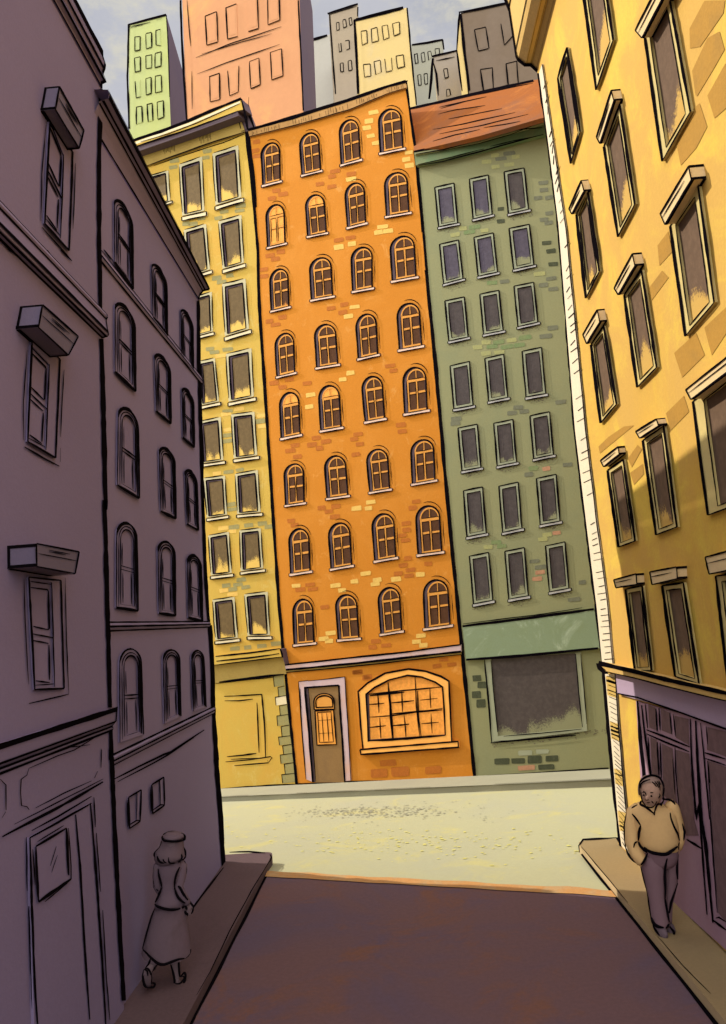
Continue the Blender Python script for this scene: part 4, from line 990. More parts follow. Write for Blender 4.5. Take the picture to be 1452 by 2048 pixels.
def left_sash(q, inner, front, h=.22, lines=()):
    mb = MB(); ring(mb, LEFT1, q, inner, 0, .02, m_left1)
    for i, w in ((0,2.6),(1,3.4),(2,3.6),(3,3.6)): ink(mb, LEFT1, [q[i], q[(i+1) % 4]], w, .028, .7)
    f = quadmap(inner)
    for a, w in (([f(1,0),f(1,1)],2.4), ([f(0,.02),f(1,.02)],1.8), ([f(0,.97),f(1,.97)],1.8), ([f(0,.075),f(.78,.075),f(.84,.09)],2.6), ([f(.84,.09),f(.82,.44),f(.76,.455)],3.2), ([f(.04,.43),f(.76,.455)],2.6), ([f(0,.50),f(1,.53)],2.6), ([f(0,.56),f(.76,.585)],2.6), ([f(.78,.60),f(.76,.93)],2.6), ([f(.05,.93),f(.76,.955)],2.4)):
        ink(mb, LEFT1, a, w, .028 if w == 2.4 and a[0] == f(1,0) else .014, .5)
    o = mb.build('window', L1)
    pb = MB(); plate(pb, LEFT1, inner, .006, p_left1, uvq()); pb.build('pane', o)
    hood(LEFT1, o, front, h)
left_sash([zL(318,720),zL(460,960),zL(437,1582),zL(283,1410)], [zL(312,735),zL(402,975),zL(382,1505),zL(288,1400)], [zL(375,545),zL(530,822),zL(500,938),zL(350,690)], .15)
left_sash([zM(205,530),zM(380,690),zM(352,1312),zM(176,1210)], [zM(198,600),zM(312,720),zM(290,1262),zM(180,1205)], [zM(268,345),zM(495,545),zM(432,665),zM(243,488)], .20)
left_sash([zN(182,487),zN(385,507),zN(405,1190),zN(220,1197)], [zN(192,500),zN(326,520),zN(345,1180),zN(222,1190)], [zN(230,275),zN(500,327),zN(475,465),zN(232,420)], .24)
dd = MB()
slab(dd, LEFT1, [zO(155,455),zO(475,275),zO(552,1460),zO(178,1460)], 0, .025, m_left1)
for a, w, h in (([zO(155,455),zO(300,375),zO(475,275)],3.6,.033), ([zO(155,455),zO(165,800),zO(180,1200),zO(198,1440)],4,.033), ([zO(137,452),zO(142,730)],2,.012), ([zO(150,810),zO(158,1100),zO(176,1440)],3,.012), ([zO(165,418),zO(300,345),zO(475,240)],2.6,.012), ([zO(470,278),zO(500,650),zO(530,1080),zO(550,1440)],3.8,.033),
                ([zO(487,245),zO(495,400)],2,.012), ([zO(500,430),zO(522,735)],1.8,.012), ([zO(533,830),zO(550,1150),zO(570,1400)],2,.012), ([zO(392,335),zO(415,600),zO(438,1000),zO(466,1398)],3.4,.033)):
    ink(dd, LEFT1, a, w, h, .5)
DD = dd.build('door', L1)
dg = MB(); q = [zO(186,500),zO(345,405),zO(367,670),zO(200,788)]
slab(dg, LEFT1, q, .025, .035, p_left1)
for a, w in (([q[0],q[3]],4), ([q[0],q[1]],4), ([q[1],zO(352,560),zO(357,650)],4), ([q[3],q[2]],5), ([zO(170,515),zO(183,700)],1.8), ([zO(195,475),zO(330,392)],1.7), ([zO(355,405),zO(369,600),zO(369,668),zO(330,700)],2), ([zO(232,788),zO(350,690)],1.7), ([zO(292,500),zO(262,600)],1.2), ([zO(298,545),zO(268,635)],1.1)):
    ink(dg, LEFT1, a, w, .043, .5)
dg.build('door_window', DD)

# ------------------------------------------------------------------ far left building
L2 = thing('corner_building', 'plum coloured building with rows of arched windows on the shaded street corner', 'building', Vector((XL2, lc.y, 0)))
e2 = [(396,600),(398,640),(405.5,1020),(419.7,1247),(430,1420),(433,1520),(447.4,1735)]
def l2_extra(mb):
    edge(mb, LEFT2, [zM(1252,320),zM(1258,800),zM(1275,1300),zM(1282,1641)], 5.5); edge(mb, LEFT2, [zN(1282,0),zN(1300,500),zN(1320,770)], 5); edge(mb, LEFT2, [zN(1326,790),zN(1340,1000),zN(1348,1310)], 7); edge(mb, LEFT2, [zN(1350,1330),zN(1368,1641),zO(1122,50),zO(1145,350),zO(1160,605)], 7)
    for a, w in (([zO(590,152),zO(720,85),zO(850,22),zN(1080,1590),zN(1290,1452)],3), ([zO(610,165),zO(800,65),zN(1060,1610),zN(1225,1500)],2.2), ([zL(655,1575),zL(700,1641)],2), ([zM(660,0),zM(720,75)],2.4)):
        ink(mb, LEFT2, a, w, .012)
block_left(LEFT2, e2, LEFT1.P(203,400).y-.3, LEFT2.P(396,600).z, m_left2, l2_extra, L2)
c2 = MB(); y2 = LEFT2.P(396,598).y
pf2 = profile_at([(397,600),(400,590),(407,582),(418,580)], y2)
pf2 = [(max(x, XL2+.004), z) for x, z in pf2]
pf2 += [(pf2[-1][0]+.01, pf2[-1][1]+.03), (pf2[-1][0]+.0, pf2[-1][1]+.06), (XL2-.4, pf2[-1][1]+.10)]
cornice_run(c2, pf2, y2, LEFT1.P(203,300).y-.2, m_left2, [(0,.1,.025),(1,.85,.022),(2,.4,.03),(3,.4,.05),(4,.7,.07)], XL2-.3, .06, rise=.27)
c2.build('cornice', L2)
for pxs, nm in (([(405,766),(404,760),(396,752)], 'belt_course'), ([(420,1251),(421,1246),(414,1243)], 'belt_course'), ([(430,1423),(431,1416),(424,1413)], 'belt_course')):
    b = MB(); yy = e2 and LEFT2.P(pxs[0][0]-3, pxs[0][1]).y
    pq = profile_at(pxs, yy); pq = [(XL2+.004, pq[0][1]-.03)] + [(max(x, XL2+.03), z) for x, z in pq[:2]] + [(XL2+.004, pq[2][1])]
    cornice_run(b, pq, yy, LEFT1.P(203,300).y-.2, m_left2, [(0,.3,.02),(1,.5,.022),(2,.8,.028)], XL2-.1, .03)
    b.build(nm, L2)
def arch_sash(q, big=False):
    f = quadmap(q); mb = MB()
    out = [f(*p) for p in archpts(0,1,0,.17,1)]; inn = [f(*p) for p in archpts(.20,.84,.075,.20,.955)]
    ring(mb, LEFT2, out, inn, 0, .02, m_left2)
    ink(mb, LEFT2, out[:3], 1.8, .028, .5); ink(mb, LEFT2, out[1:10], 5.0 if not big else 3.2, .028, .25); ink(mb, LEFT2, out[8:], 3.2 if not big else 2.4, .028, .7)
    if not big: ink(mb, LEFT2, [f(0,1),f(1,1)], 5.0, .028, .6)
    m_ = [f(*p) for p in archpts(.11,.92,.04,.185,.98)]
    ink(mb, LEFT2, m_[1:11], 1.8, .028, .4); ink(mb, LEFT2, m_[10:], 2.2 if not big else 3.4, .028, .5); ink(mb, LEFT2, [m_[0], m_[1]], 1.3, .028, .4)
    ink(mb, LEFT2, [inn[0]]+inn[1:4], 1.6, .028, .4); ink(mb, LEFT2, inn[3:12], 2.4, .028, .4); ink(mb, LEFT2, inn[11:], 2.0, .028, .5)
    for a, w in (([f(.22,.505),f(.84,.525)],3.4), ([f(.22,.545),f(.84,.565)],2.4), ([f(.30,.58),f(.31,.93)],1.3), ([f(.70,.58),f(.71,.93)],1.5), ([f(.28,.24),f(.29,.49)],1.2), ([f(.22,.955),f(.84,.955)],2)):
        ink(mb, LEFT2, a, w, .014, .4)
    o = mb.build('window', L2)
    ap = archpts(.20,.84,.075,.20,.955)
    pb = MB(); plate(pb, LEFT2, [f(*p) for p in ap], .006, p_left1, [(a,1-b) for a,b in ap]); pb.build('pane', o)
for q in ([(229,388),(265,432),zM(842,248),zM(725,75)], [zM(957,58),zM(1052,175),zM(1057,542),zM(968,426)], [zM(1140,350),zM(1216,445),zM(1222,762),zM(1148,670)],
          [zM(727,300),zM(850,415),zM(858,893),zM(728,768)], [zM(977,632),zM(1075,722),zM(1080,1097),zM(987,1017)], [zM(1148,850),zM(1222,930),zM(1228,1247),zM(1155,1183)],
          [zM(748,970),zM(872,1045),zM(880,1568),zM(742,1483)], [zM(1003,1225),zM(1103,1288),zN(1112,118),zN(1017,70)], [zM(1168,1370),zM(1242,1428),zN(1255,192),zN(1182,152)],
          [zN(738,135),zN(862,155),zN(872,700),zN(735,680)], [zN(997,255),zN(1103,275),zN(1110,730),zN(1005,715)], [zN(1183,340),zN(1268,362),zN(1280,765),zN(1190,742)]):
    arch_sash(q)
for q in ([zN(755,942),zN(890,938),zN(907,1480),zN(758,1530)], [zN(1028,948),zN(1133,944),zN(1143,1365),zN(1040,1412)], [zN(1208,952),zN(1285,948),zN(1303,1308),zN(1222,1334)]):
    arch_sash(q, True)
for q in ([zO(667,246),zO(733,206),zO(727,370),zO(672,407)], [zO(787,180),zO(850,140),zO(853,287),zO(792,330)]):
    mb = MB(); f = quadmap(q); ring(mb, LEFT2, q, rect(f,.05,.04,.66,.86), 0, .015, m_left2)
    for a, w in (([q[0],q[3]],3.4), ([q[0],q[1]],3.2), ([q[1],q[2]],2.6), ([q[3],q[2]],3), ([f(.66,.02),f(.66,.86)],1.8), ([f(.05,.88),f(.66,.88),f(1,.98)],2.6), ([f(-.12,.05),f(-.1,.9)],1.4)):
        ink(mb, LEFT2, a, w, .023, .6)
    o = mb.build('small_window', L2)
    pb = MB(); plate(pb, LEFT2, rect(f,.05,.04,.66,.86), .006, p_left1, uvq()); pb.build('pane', o)

# ------------------------------------------------------------------ towers beyond the roofs
def tower(label, dist, ang, front, mat, side_mat, depthm, beta, wins=(), winmat=None, lines=(), side=None, cap=None, outline=(), pcol=None):
    a = math.radians(ang); u = Vector((math.cos(a), -math.sin(a), 0)); n = Vector((-math.sin(a), -math.cos(a), 0))
    cx = sum(p[0] for p in front)/len(front); cy = sum(p[1] for p in front)/len(front)
    d = ray(cx, cy); d = d*(dist/d.y)
    fc = Face(CAM + d, u, (0,0,1), n)
    t = thing('tower_block', label, 'building', Vector((fc.o.x, fc.o.y, 0)), 'tower blocks beyond the row of houses')
    mb = MB()
    w = [fc.P(*p) for p in front]                     # TL TR BR BL; walk the foot down to the ground
    tl, tr, br, bl = w
    br = tr + (br-tr)*((tr.z+3)/(tr.z-br.z)); bl = tl + (bl-tl)*((tl.z+3)/(tl.z-bl.z))
    vd = Vector((tr.x-CAM.x, tr.y-CAM.y, 0)).normalized(); vd = Matrix.Rotation(math.radians(-beta), 3, 'Z') @ vd
    f = [tl, tr, br, bl]; b = [p + vd*depthm for p in f]
    mb.poly(f if winding(f, n) > 0 else f[::-1], mat)
    mb.poly([tr, b[1], b[2], br], side_mat); mb.poly([tl, bl, b[3], b[0]], side_mat if side != 'lit' else mat); mb.poly([tl, b[0], b[1], tr], m_roofflat); mb.poly(b, side_mat)
    k = 1.0
    for a_, w_ in outline: ink(mb, fc, a_, w_, .05, .8)
    for a_, w_ in lines: ink(mb, fc, a_, w_, .05, .3)
    mb.build('wall', t)
    if cap:
        cb = MB(); slab(cb, fc, cap, 0, .25, mat)
        ink(cb, fc, cap[:len(cap)//2], 4, .30, .7); cb.build('coping', t)
    for q in wins:
        wb = MB()
        slab(wb, fc, q, 0, .04, winmat or mat)
        for i in range(4):
            if random.random() < .9: ink(wb, fc, jit([q[i], q[(i+1) % 4]], .6), random.uniform(1.8,3.2), .06, .6)
        o = wb.build('window', t)
        f_ = quadmap(q); pb = MB(); plate(pb, fc, rect(f_,.16,.08,.84,.92), .05, pcol or mat); pb.build('pane', o)
    return t, fc
def winq(zz, *v): return [zz(v[i], v[i+1]) for i in (0,2,4,6)]
mt1 = paint('lime_render', (.40,.43,.17,1), (.44,.46,.14,1), .7, .08, .06, bump=0, fine=2); mt1p = paint('lime_glass', (.38,.42,.17,1), None, .3, 1, .05, bump=0)
mts = paint('violet_painted_shade', (.115,.078,.105,1), (.095,.068,.105,1), .6, .1, .06, bump=0, fine=2)  # shade on the towers' sides painted in as a separate dark violet
t1w = [winq(zU,97,243,131,240,133,330,97,337), winq(zU,170,222,208,214,208,310,172,320), winq(zU,235,202,265,194,270,300,238,296),
       winq(zU,95,382,133,375,133,468,98,476), winq(zU,170,366,208,360,207,448,172,452), winq(zU,232,352,272,342,272,436,232,446),
       winq(zU,100,535,134,528,136,636,105,646), winq(zU,172,518,204,510,206,614,172,626), winq(zU,232,505,272,496,274,604,235,612),
       winq(zU,108,708,145,700,147,806,110,820), winq(zU,178,690,212,682,215,796,184,804), winq(zU,246,672,285,664,290,770,252,786)]
tower('lime green tower with four rows of small windows, far left above the yellow house', 62, 24, [zU(55,163),zU(305,97),zU(335,825),zU(62,860)], mt1, mts, 9, 11, t1w, None, [([zU(62,178),zU(120,165),zU(200,145)],2),([zU(62,186),zU(150,165)],1.5),([zU(240,130),zU(275,122)],1.4)], None,
      None, [([zU(55,163),zU(180,130),zU(305,97)],4.5), ([zU(57,160),zU(50,500),zU(60,850)],4), ([zU(306,97),zU(318,300),zU(328,640)],2)], mt1p)
mt2 = paint('salmon_render', (.54,.25,.115,1), (.57,.28,.125,1), .8, .07, .08, bump=0, fine=2.5, col3=(.68,.34,.11,1), s3=.12, t3=(.5,.7))
t2w = [winq(zU,563,105,636,76,645,275,572,298), winq(zU,697,50,768,24,776,238,710,256), winq(zU,832,-20,905,-40,912,186,848,208), winq(zU,975,-50,1045,-70,1055,132,978,162),
       winq(zU,590,505,657,484,657,655,597,670), winq(zU,712,465,783,436,778,605,722,630), winq(zU,855,408,918,384,924,560,862,584), winq(zU,990,346,1066,320,1076,500,1000,526)]
tower('huge salmon pink tower with two rows of tall windows and its top out of sight', 46, 24, [zU(396,-400),zU(1165,-560),zU(1212,760),zU(440,800)], mt2, mts, 8, 5, t2w, None,
      [([zU(500,380),zU(750,280),zU(1065,175)],2), ([zU(540,355),zU(760,290),zU(1000,222)],1.5), ([zU(510,487),zU(700,415),zU(1055,292)],1.8), ([zU(442,0),zU(455,180),zU(467,305)],2), ([zU(473,470),zU(476,720)],1.5)], None, None,
      [([zU(400,0),zU(412,350),zU(440,790)],4.5), ([zU(1176,0),zU(1195,380),zU(1210,730)],3)])
# low pale block and grey tower
mt3 = paint('bone_render', (.38,.35,.29,1), (.42,.38,.30,1), .6, .1, .06, bump=0, fine=2)
tower('plain bone white low block between the salmon and the grey towers', 92, 24, [zV(30,238),zV(190,196),zV(215,640),zV(50,700)], mt3, mt3, 8, -2, (), None, (), None, None, [([zV(66,232),zV(100,222),zV(158,205)],6)])
mt4 = paint('grey_beige_render', (.32,.25,.17,1), (.35,.28,.18,1), .7, .08, .1, bump=0, fine=2)
t4w = [winq(zV,210,132,225,127,229,172,214,177), winq(zV,247,118,265,112,270,155,252,163), winq(zV,285,105,298,101,304,142,290,147), winq(zV,224,252,238,248,241,298,228,302), winq(zV,264,238,284,232,288,282,268,290), winq(zV,234,368,250,363,254,415,238,418), winq(zV,280,355,297,350,302,408,284,412)]
tower('grey beige narrow tower with tiny windows behind the cream tower', 82, 24, [zV(166,80),zV(336,24),zV(345,640),zV(210,680)], mt4, mts, 8, -2, t4w, None, [([zV(166,88),zV(230,66),zV(330,36)],1.6)], None, None, [([zV(160,80),zV(250,50),zV(336,22)],4), ([zV(172,85),zV(188,320),zV(206,545)],3), ([zV(336,40),zV(335,95)],3)])
mt5 = paint('cream_render', (.59,.43,.17,1), (.63,.46,.16,1), .7, .08, .06, bump=0, fine=2, col3=(.53,.42,.25,1), s3=.06)
t5w = [winq(zV,355,182,386,178,390,250,360,262), winq(zV,412,168,446,160,456,236,420,247), winq(zV,475,152,506,145,518,218,485,230), winq(zV,537,136,576,128,581,195,546,208), winq(zV,368,376,406,370,411,440,376,448), winq(zV,430,358,466,350,471,420,440,432), winq(zV,493,342,530,333,536,408,500,418), winq(zV,557,325,600,317,606,386,568,396)]
tower('cream yellow tower with two rows of four windows above the orange house', 68, 24, [zV(314,118),zV(622,44),zV(676,640),zV(338,680)], mt5, mts, 9, -2, t5w, None, (), None, None, [([zV(312,120),zV(450,82),zV(600,44)],6), ([zV(325,110),zV(480,78),zV(585,55)],3), ([zV(316,118),zV(328,320),zV(338,545)],5), ([zV(622,45),zV(640,250),zV(676,610)],3)])
mt6 = paint('blue_grey_render', (.31,.295,.225,1), (.34,.315,.21,1), .7, .08, .08, bump=0, fine=2)
t6w = [winq(zV,665,314,682,310,687,364,671,369), winq(zV,704,308,722,304,727,355,710,360), winq(zV,742,300,758,296,765,330,748,350), winq(zV,783,286,806,280,811,315,788,320), winq(zV,682,436,700,431,705,492,688,496), winq(zV,720,430,738,426,743,486,727,490)]
tower('pale grey block with small windows right behind the cream tower', 88, 20, [zV(640,262),zV(830,230),zV(850,640),zV(680,680)], mt6, mts, 8, -2, t6w, None, (), None, None, [([zV(650,260),zV(740,248),zV(830,230)],4), ([zV(828,230),zV(836,288)],4)])
mt7 = paint('dove_grey_render', (.29,.24,.18,1), (.36,.285,.165,1), .9, .1, .08, bump=0, fine=2)
t7w = [winq(zV,835,402,854,397,862,448,842,455), winq(zV,850,522,868,516,874,552,854,560)]
tower('small dove grey house with two tiny windows above the terracotta roof', 58, 14, [zV(770,330),zV(925,292),zV(990,640),zV(805,660)], mt7, mt5, 8, -2, t7w, None, [([zV(790,352),zV(898,330)],2.5), ([zV(775,362),zV(792,430),zV(803,555)],4)], None, None, [([zV(765,328),zV(850,308),zV(908,294)],4), ([zV(772,338),zV(762,460),zV(750,575)],5)])
mt8 = paint('taupe_render', (.165,.115,.072,1), (.19,.14,.10,1), .8, .08, .12, bump=0, fine=2, col3=(.20,.12,.055,1), s3=.06)
t8w = [winq(zV,1015,170,1080,158,1096,280,1037,295), winq(zV,1168,137,1226,128,1240,205,1188,260), winq(zV,1048,404,1116,392,1124,520,1068,540), winq(zV,1196,370,1260,355,1268,500,1212,520)]
T8, f8 = tower('broad taupe brown tower with large windows beside the yellow corner building', 52, 16, [zV(934,75),zV(1330,-10),zV(1420,560),zV(992,640)], mt8, mts, 9, 0, t8w, None, [([zV(938,76),zV(1080,45),zV(1235,15)],3)], None, None, [([zV(922,72),zV(1080,40),zV(1240,8)],3.5), ([zV(934,80),zV(958,330),zV(984,525)],5), ([zV(925,75),zV(918,120),zV(910,290)],2)])
tb_ = MB()
pa = f8.P(*zV(936,95)); pb_ = f8.P(*zV(984,640)); pc = f8.P(*zV(946,640)); pd_ = f8.P(*zV(908,290))
back = -f8.n*4
slab(tb_, f8, [zV(930,95), zV(908,290), zV(952,660), zV(984,640), zV(955,330)], -4, -.02, mt5)  # tower's sunlit left side, its light painted in as the cream colour
ink(tb_, f8, [zV(928,75), zV(918,180), zV(910,290)], 3, .0); ink(tb_, f8, [zV(910,290), zV(925,410), zV(942,528)], 4, .0)
tb_.build('lit_side_face', T8)

# ------------------------------------------------------------------ people
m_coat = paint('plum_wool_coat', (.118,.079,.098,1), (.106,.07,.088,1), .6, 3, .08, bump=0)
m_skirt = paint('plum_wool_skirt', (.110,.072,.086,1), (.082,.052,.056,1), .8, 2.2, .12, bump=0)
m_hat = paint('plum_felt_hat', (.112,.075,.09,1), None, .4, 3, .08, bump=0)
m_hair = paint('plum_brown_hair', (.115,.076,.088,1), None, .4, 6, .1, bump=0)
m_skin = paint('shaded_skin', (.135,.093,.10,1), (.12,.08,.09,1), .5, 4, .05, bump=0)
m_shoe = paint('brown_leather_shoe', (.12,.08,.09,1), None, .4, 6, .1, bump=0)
m_jacket = paint('ochre_jacket', (.62,.39,.16,1), (.55,.34,.145,1), .6, 2.5, .08, bump=0)
m_trous = paint('plum_trousers', (.18,.105,.115,1), (.155,.09,.10,1), .6, 2.5, .08, bump=0)
m_mhair = paint('greying_hair', (.27,.175,.13,1), (.20,.12,.11,1), .7, 8, .2, bump=0)
m_mskin = paint('tanned_skin', (.40,.24,.16,1), (.35,.205,.14,1), .5, 4, .05, bump=0)

def person_face(px, py, z=ZS):
    o = on_z(px, py, z); n = Vector((CAM.x-o.x, CAM.y-o.y, 0)).normalized()
    return Face(o, Vector((0,0,1)).cross(n), (0,0,1), n)
def mpp(face, px, py, h=0): return depth(face.P(px, py, h))/F
def limb(mb, face, path, mat, ratio=.8, hs=0.0, n=14, power=1.0, flat=False):
    """Swept elliptical tube; path of (x, y, half width) in picture measure, hs = depth offsets."""
    hs = hs if isinstance(hs, (list, tuple)) else [hs]*len(path)
    rt = ratio if isinstance(ratio, (list, tuple)) else [ratio]*len(path)
    c = [face.P(x, y, h) for (x, y, _), h in zip(path, hs)]
    rows = []
    for i, (x, y, w) in enumerate(path):
        a, b = c[max(0, i-1)], c[min(len(c)-1, i+1)]
        t = (b-a).normalized()
        if flat: t = Vector((0,0,-1)) + .0*t
        e1 = t.cross(face.n)
        e1 = (e1 if e1.length > .2 else face.u).normalized()
        e2 = e1.cross(t).normalized()
        r = max(.5, w)*mpp(face, x, y, hs[i])
        rows.append([c[i] + e1*r*math.cos(2*PI*k/n) + e2*r*rt[i]*math.sin(2*PI*k/n) for k in range(n)])
    mb.grid(rows, mat, close=True, caps=True)
def tube(mb, pts, r, mat=None, n=6, taper=.45):
    rows = []; N = len(pts)
    for i, p in enumerate(pts):
        a, b = pts[max(0, i-1)], pts[min(N-1, i+1)]
        t = (b-a).normalized(); s = t.cross(Vector((.3,.5,.81))).normalized(); q = s.cross(t)
        u = i/max(1, N-1); rr = r*(taper + (1-taper)*min(1, 3.5*min(u, 1-u)))
        rows.append([p + (s*math.cos(2*PI*k/n) + q*math.sin(2*PI*k/n))*rr for k in range(n)])
    mb.grid(rows, mat or INK, close=True, caps=True)
def smooth_px(pts, k=4):
    out = []
    for i in range(len(pts)-1):
        p0, p1, p2, p3 = pts[max(0, i-1)], pts[i], pts[i+1], pts[min(len(pts)-1, i+2)]
        for j in range(k):
            t = j/k
            out.append(tuple(.5*((2*p1[d]) + (-p0[d]+p2[d])*t + (2*p0[d]-5*p1[d]+4*p2[d]-p3[d])*t*t + (-p0[d]+3*p1[d]-3*p2[d]+p3[d])*t**3) for d in (0,1)))
    out.append(tuple(pts[-1])); return out
def seam(mb, face, pts, w=2.6, h=0.0, surf=None):
    q = smooth_px(pts)
    P = [(surf(*p) if surf else face.P(p[0], p[1], h)) for p in q]
    tube(mb, P, w*.78*mpp(face, *q[0]))
def finish_body(mb, name, par, vox=.012):
    o = mb.build(name, par, smooth=True)
    m = o.modifiers.new('one skin', 'REMESH'); m.mode = 'VOXEL'; m.voxel_size = vox; m.use_smooth_shade = True
    s = o.modifiers.new('soften', 'SMOOTH'); s.factor = .5; s.iterations = 3
    return o

# ---- the woman walking away along the left pavement
WF = person_face(330, 1968)
wo = thing('person', 'woman in a pillbox hat, fitted jacket and long skirt walking away on the left pavement', 'person', WF.o)
b = MB(); zw = zW
limb(b, WF, [zw(575,330)+(13,), zw(575,420)+(12,), zw(580,480)+(11,)], m_skin, .9, .0)                      # neck
limb(b, WF, [zw(590,150)+(4,), zw(590,180)+(15,), zw(590,250)+(19,), zw(588,330)+(18.5,), zw(586,385)+(14,), zw(585,410)+(6,)], m_skin, 1.05, 0)
limb(b, WF, [zw(580,470)+(10,), zw(575,520)+(24,), zw(565,640)+(23,), zw(548,760)+(15,), zw(560,870)+(21,), zw(568,1000)+(27,), zw(565,1100)+(26,)], m_skin, .62, 0)
limb(b, WF, [zw(650,1000)+(13,), zw(630,1250)+(12,), zw(620,1500)+(10.5,), zw(628,1640)+(9.5,), zw(640,1760)+(7,), zw(648,1835)+(5.5,), zw(652,1870)+(5,)], m_skin, .95, [0,0,-.02,-.02,-.02,-.02,-.02])
limb(b, WF, [zw(490,1000)+(13,), zw(450,1250)+(12,), zw(405,1500)+(10.5,), zw(375,1620)+(9.5,), zw(335,1700)+(7.5,), zw(312,1760)+(6,)], m_skin, .95, [0,.0,.02,.07,.15,.19])
limb(b, WF, [zw(690,520)+(10,), zw(695,640)+(9.5,), zw(668,770)+(8.5,), zw(715,870)+(8,), zw(768,945)+(6.5,)], m_skin, .95, [.0,.02,.03,.03,.03])
limb(b, WF, [zw(432,520)+(9.5,), zw(425,640)+(9,), zw(430,760)+(8,), zw(478,860)+(7,), zw(500,920)+(6,)], m_skin, .95, [0,-.02,-.03,-.08,-.12])
# right hand: palm, four unequal fingers and a thumb
limb(b, WF, [zw(762,935)+(5.4,), zw(785,975)+(6.8,), zw(800,1010)+(6.6,)], m_skin, .55, .03)
for (x0,y0,x1,y1,x2,y2,r,h) in ((782,1000,778,1045,770,1075,2.0,.045), (793,1010,794,1058,788,1090,2.1,.035), (804,1012,808,1052,802,1084,2.0,.025), (816,1005,824,1036,818,1062,1.8,.015), (770,965,752,1005,757,1035,2.1,.055)):
    limb(b, WF, [zw(x0,y0)+(r*1.1,), zw(x1,y1)+(r,), zw(x2,y2)+(r*.75,)], m_skin, 1, h, 8)
finish_body(b, 'body', wo, .009)
hr = MB()
limb(hr, WF, [zw(597,140)+(12,), zw(597,185)+(20.5,), zw(594,260)+(22.5,), zw(590,320)+(25,), zw(572,375)+(30,), zw(568,420)+(31,), zw(572,455)+(28,), zw(578,482)+(20,), zw(580,495)+(8,)], m_hair, .85, .0, 20)
for a, w, h in (([(470,240),(462,290),(450,325),(400,370),(390,405),(410,435)],2.8,.02), ([(718,235),(715,300),(740,350),(745,395),(738,430),(695,470)],2.6,.02), ([(425,410),(435,455),(465,482),(510,492)],2.6,.12), ([(488,445),(505,475),(530,490)],2.0,.135), ([(553,425),(555,465),(575,492),(625,490)],2.4,.14), ([(700,390),(705,430),(685,465),(658,480)],2.6,.11)):
    seam(hr, WF, [zw(*p) for p in a], w, h)
hr.build('hair', wo, True)
ht = MB()
limb(ht, WF, [zw(605,205)+(21.5,), zw(605,215)+(22,), zw(605,190)+(22.3,), zw(605,172)+(21.5,), zw(605,160)+(19,), zw(605,157)+(5,)], m_hat, 1.0, .0, 24, flat=True)
for a, w, h in (([(655,138),(600,133),(545,142),(490,165)],2.6,-.06), ([(480,180),(482,208),(510,232),(600,245),(680,240),(722,232)],3.0,.135), ([(697,155),(725,180),(732,210),(720,236)],4.6,.03)):
    seam(ht, WF, [zw(*p) for p in a], w, h)
ht.build('hat', wo, True)
jk = MB()
limb(jk, WF, [zw(580,462)+(12,), zw(580,490)+(24,), zw(578,530)+(28,), zw(567,640)+(25.5,), zw(550,765)+(15.5,), zw(560,850)+(22,), zw(566,930)+(28.5,), zw(568,985)+(30.5,), zw(568,990)+(27,)], m_coat, [.6,.62,.62,.62,.7,.68,.66,.64,.6], 0, 20)
limb(jk, WF, [zw(668,482)+(10,), zw(700,520)+(11.5,), zw(692,640)+(11,), zw(664,765)+(10,), zw(712,868)+(9.4,), zw(765,938)+(7.6,), zw(768,942)+(6.6,)], m_coat, .95, [.0,.0,.02,.04,.05,.045,.04])
limb(jk, WF, [zw(470,490)+(9,), zw(436,520)+(9.5,), zw(428,640)+(10,), zw(430,745)+(9.5,), zw(478,845)+(8,), zw(500,900)+(7.5,)], m_coat, .95, [0,0,-.02,-.03,-.08,-.12])
for a, w, h in (([(415,492),(440,470),(452,462)],2.4,.03), ([(418,500),(400,570),(390,650),(384,730)],2.2,.0), ([(390,735),(410,770),(435,805)],2.8,.0), ([(433,555),(445,640),(465,710),(476,762)],2.6,.10), ([(476,765),(440,855),(400,940)],2.8,.09),
                ([(680,535),(645,610),(625,690),(620,765)],2.8,.12), ([(620,770),(650,860),(695,915),(742,948)],3.0,.10), ([(735,462),(755,565),(742,640)],2.4,.02), ([(740,640),(725,700),(700,760)],2.8,.04), ([(660,752),(685,775),(720,840),(775,912)],3.2,.10),
                ([(395,955),(430,985),(520,1015),(610,1022),(690,1008)],3.6,.125), ([(705,1005),(735,980)],2.6,.12), ([(782,915),(812,955),(840,992)],2.8,.04), ([(742,950),(755,990),(762,1025)],2.6,.06), ([(838,1000),(825,1040),(808,1068)],2.4,.03), ([(738,1035),(752,1062),(775,1075)],3.2,.06)):
    seam(jk, WF, [zw(*p) for p in a], w, h)
jk.build('jacket', wo, True)
sk = MB()
ncol = 28; rows = []
for (y, xl, xr, sag, rt) in ((975,405,738,12,.6), (1060,375,750,20,.62), (1180,338,765,40,.66), (1320,298,786,75,.68), (1465,256,805,110,.70)):
    (ax, ay), (bx, by) = zw(xl, y), zw(xr, y); cx = (ax+bx)/2; hwp = (bx-ax)/2; c = WF.P(cx, ay, .0); r = hwp*mpp(WF, cx, ay)
    row = []
    for k in range(ncol):
        t = 2*PI*k/ncol; f_ = 1 + (.05*math.sin(5*t+1) if y > 1100 else 0)*(y-1100)/400
        p = c + WF.u*r*math.cos(t)*1.0 + WF.n*r*rt*math.sin(t)*f_
        if y >= 1465:
            s_ = math.sin(t)
            dip = (1620-1465)/5.69*mpp(WF, cx, ay)
            p.z -= max(0, s_)*dip*.62 - .0 + (.35*dip*max(0, math.cos(t)) if s_ > -.2 else 0)*.6
        row.append(p)
    rows.append(row)
sk.grid(rows, m_skirt, close=True)
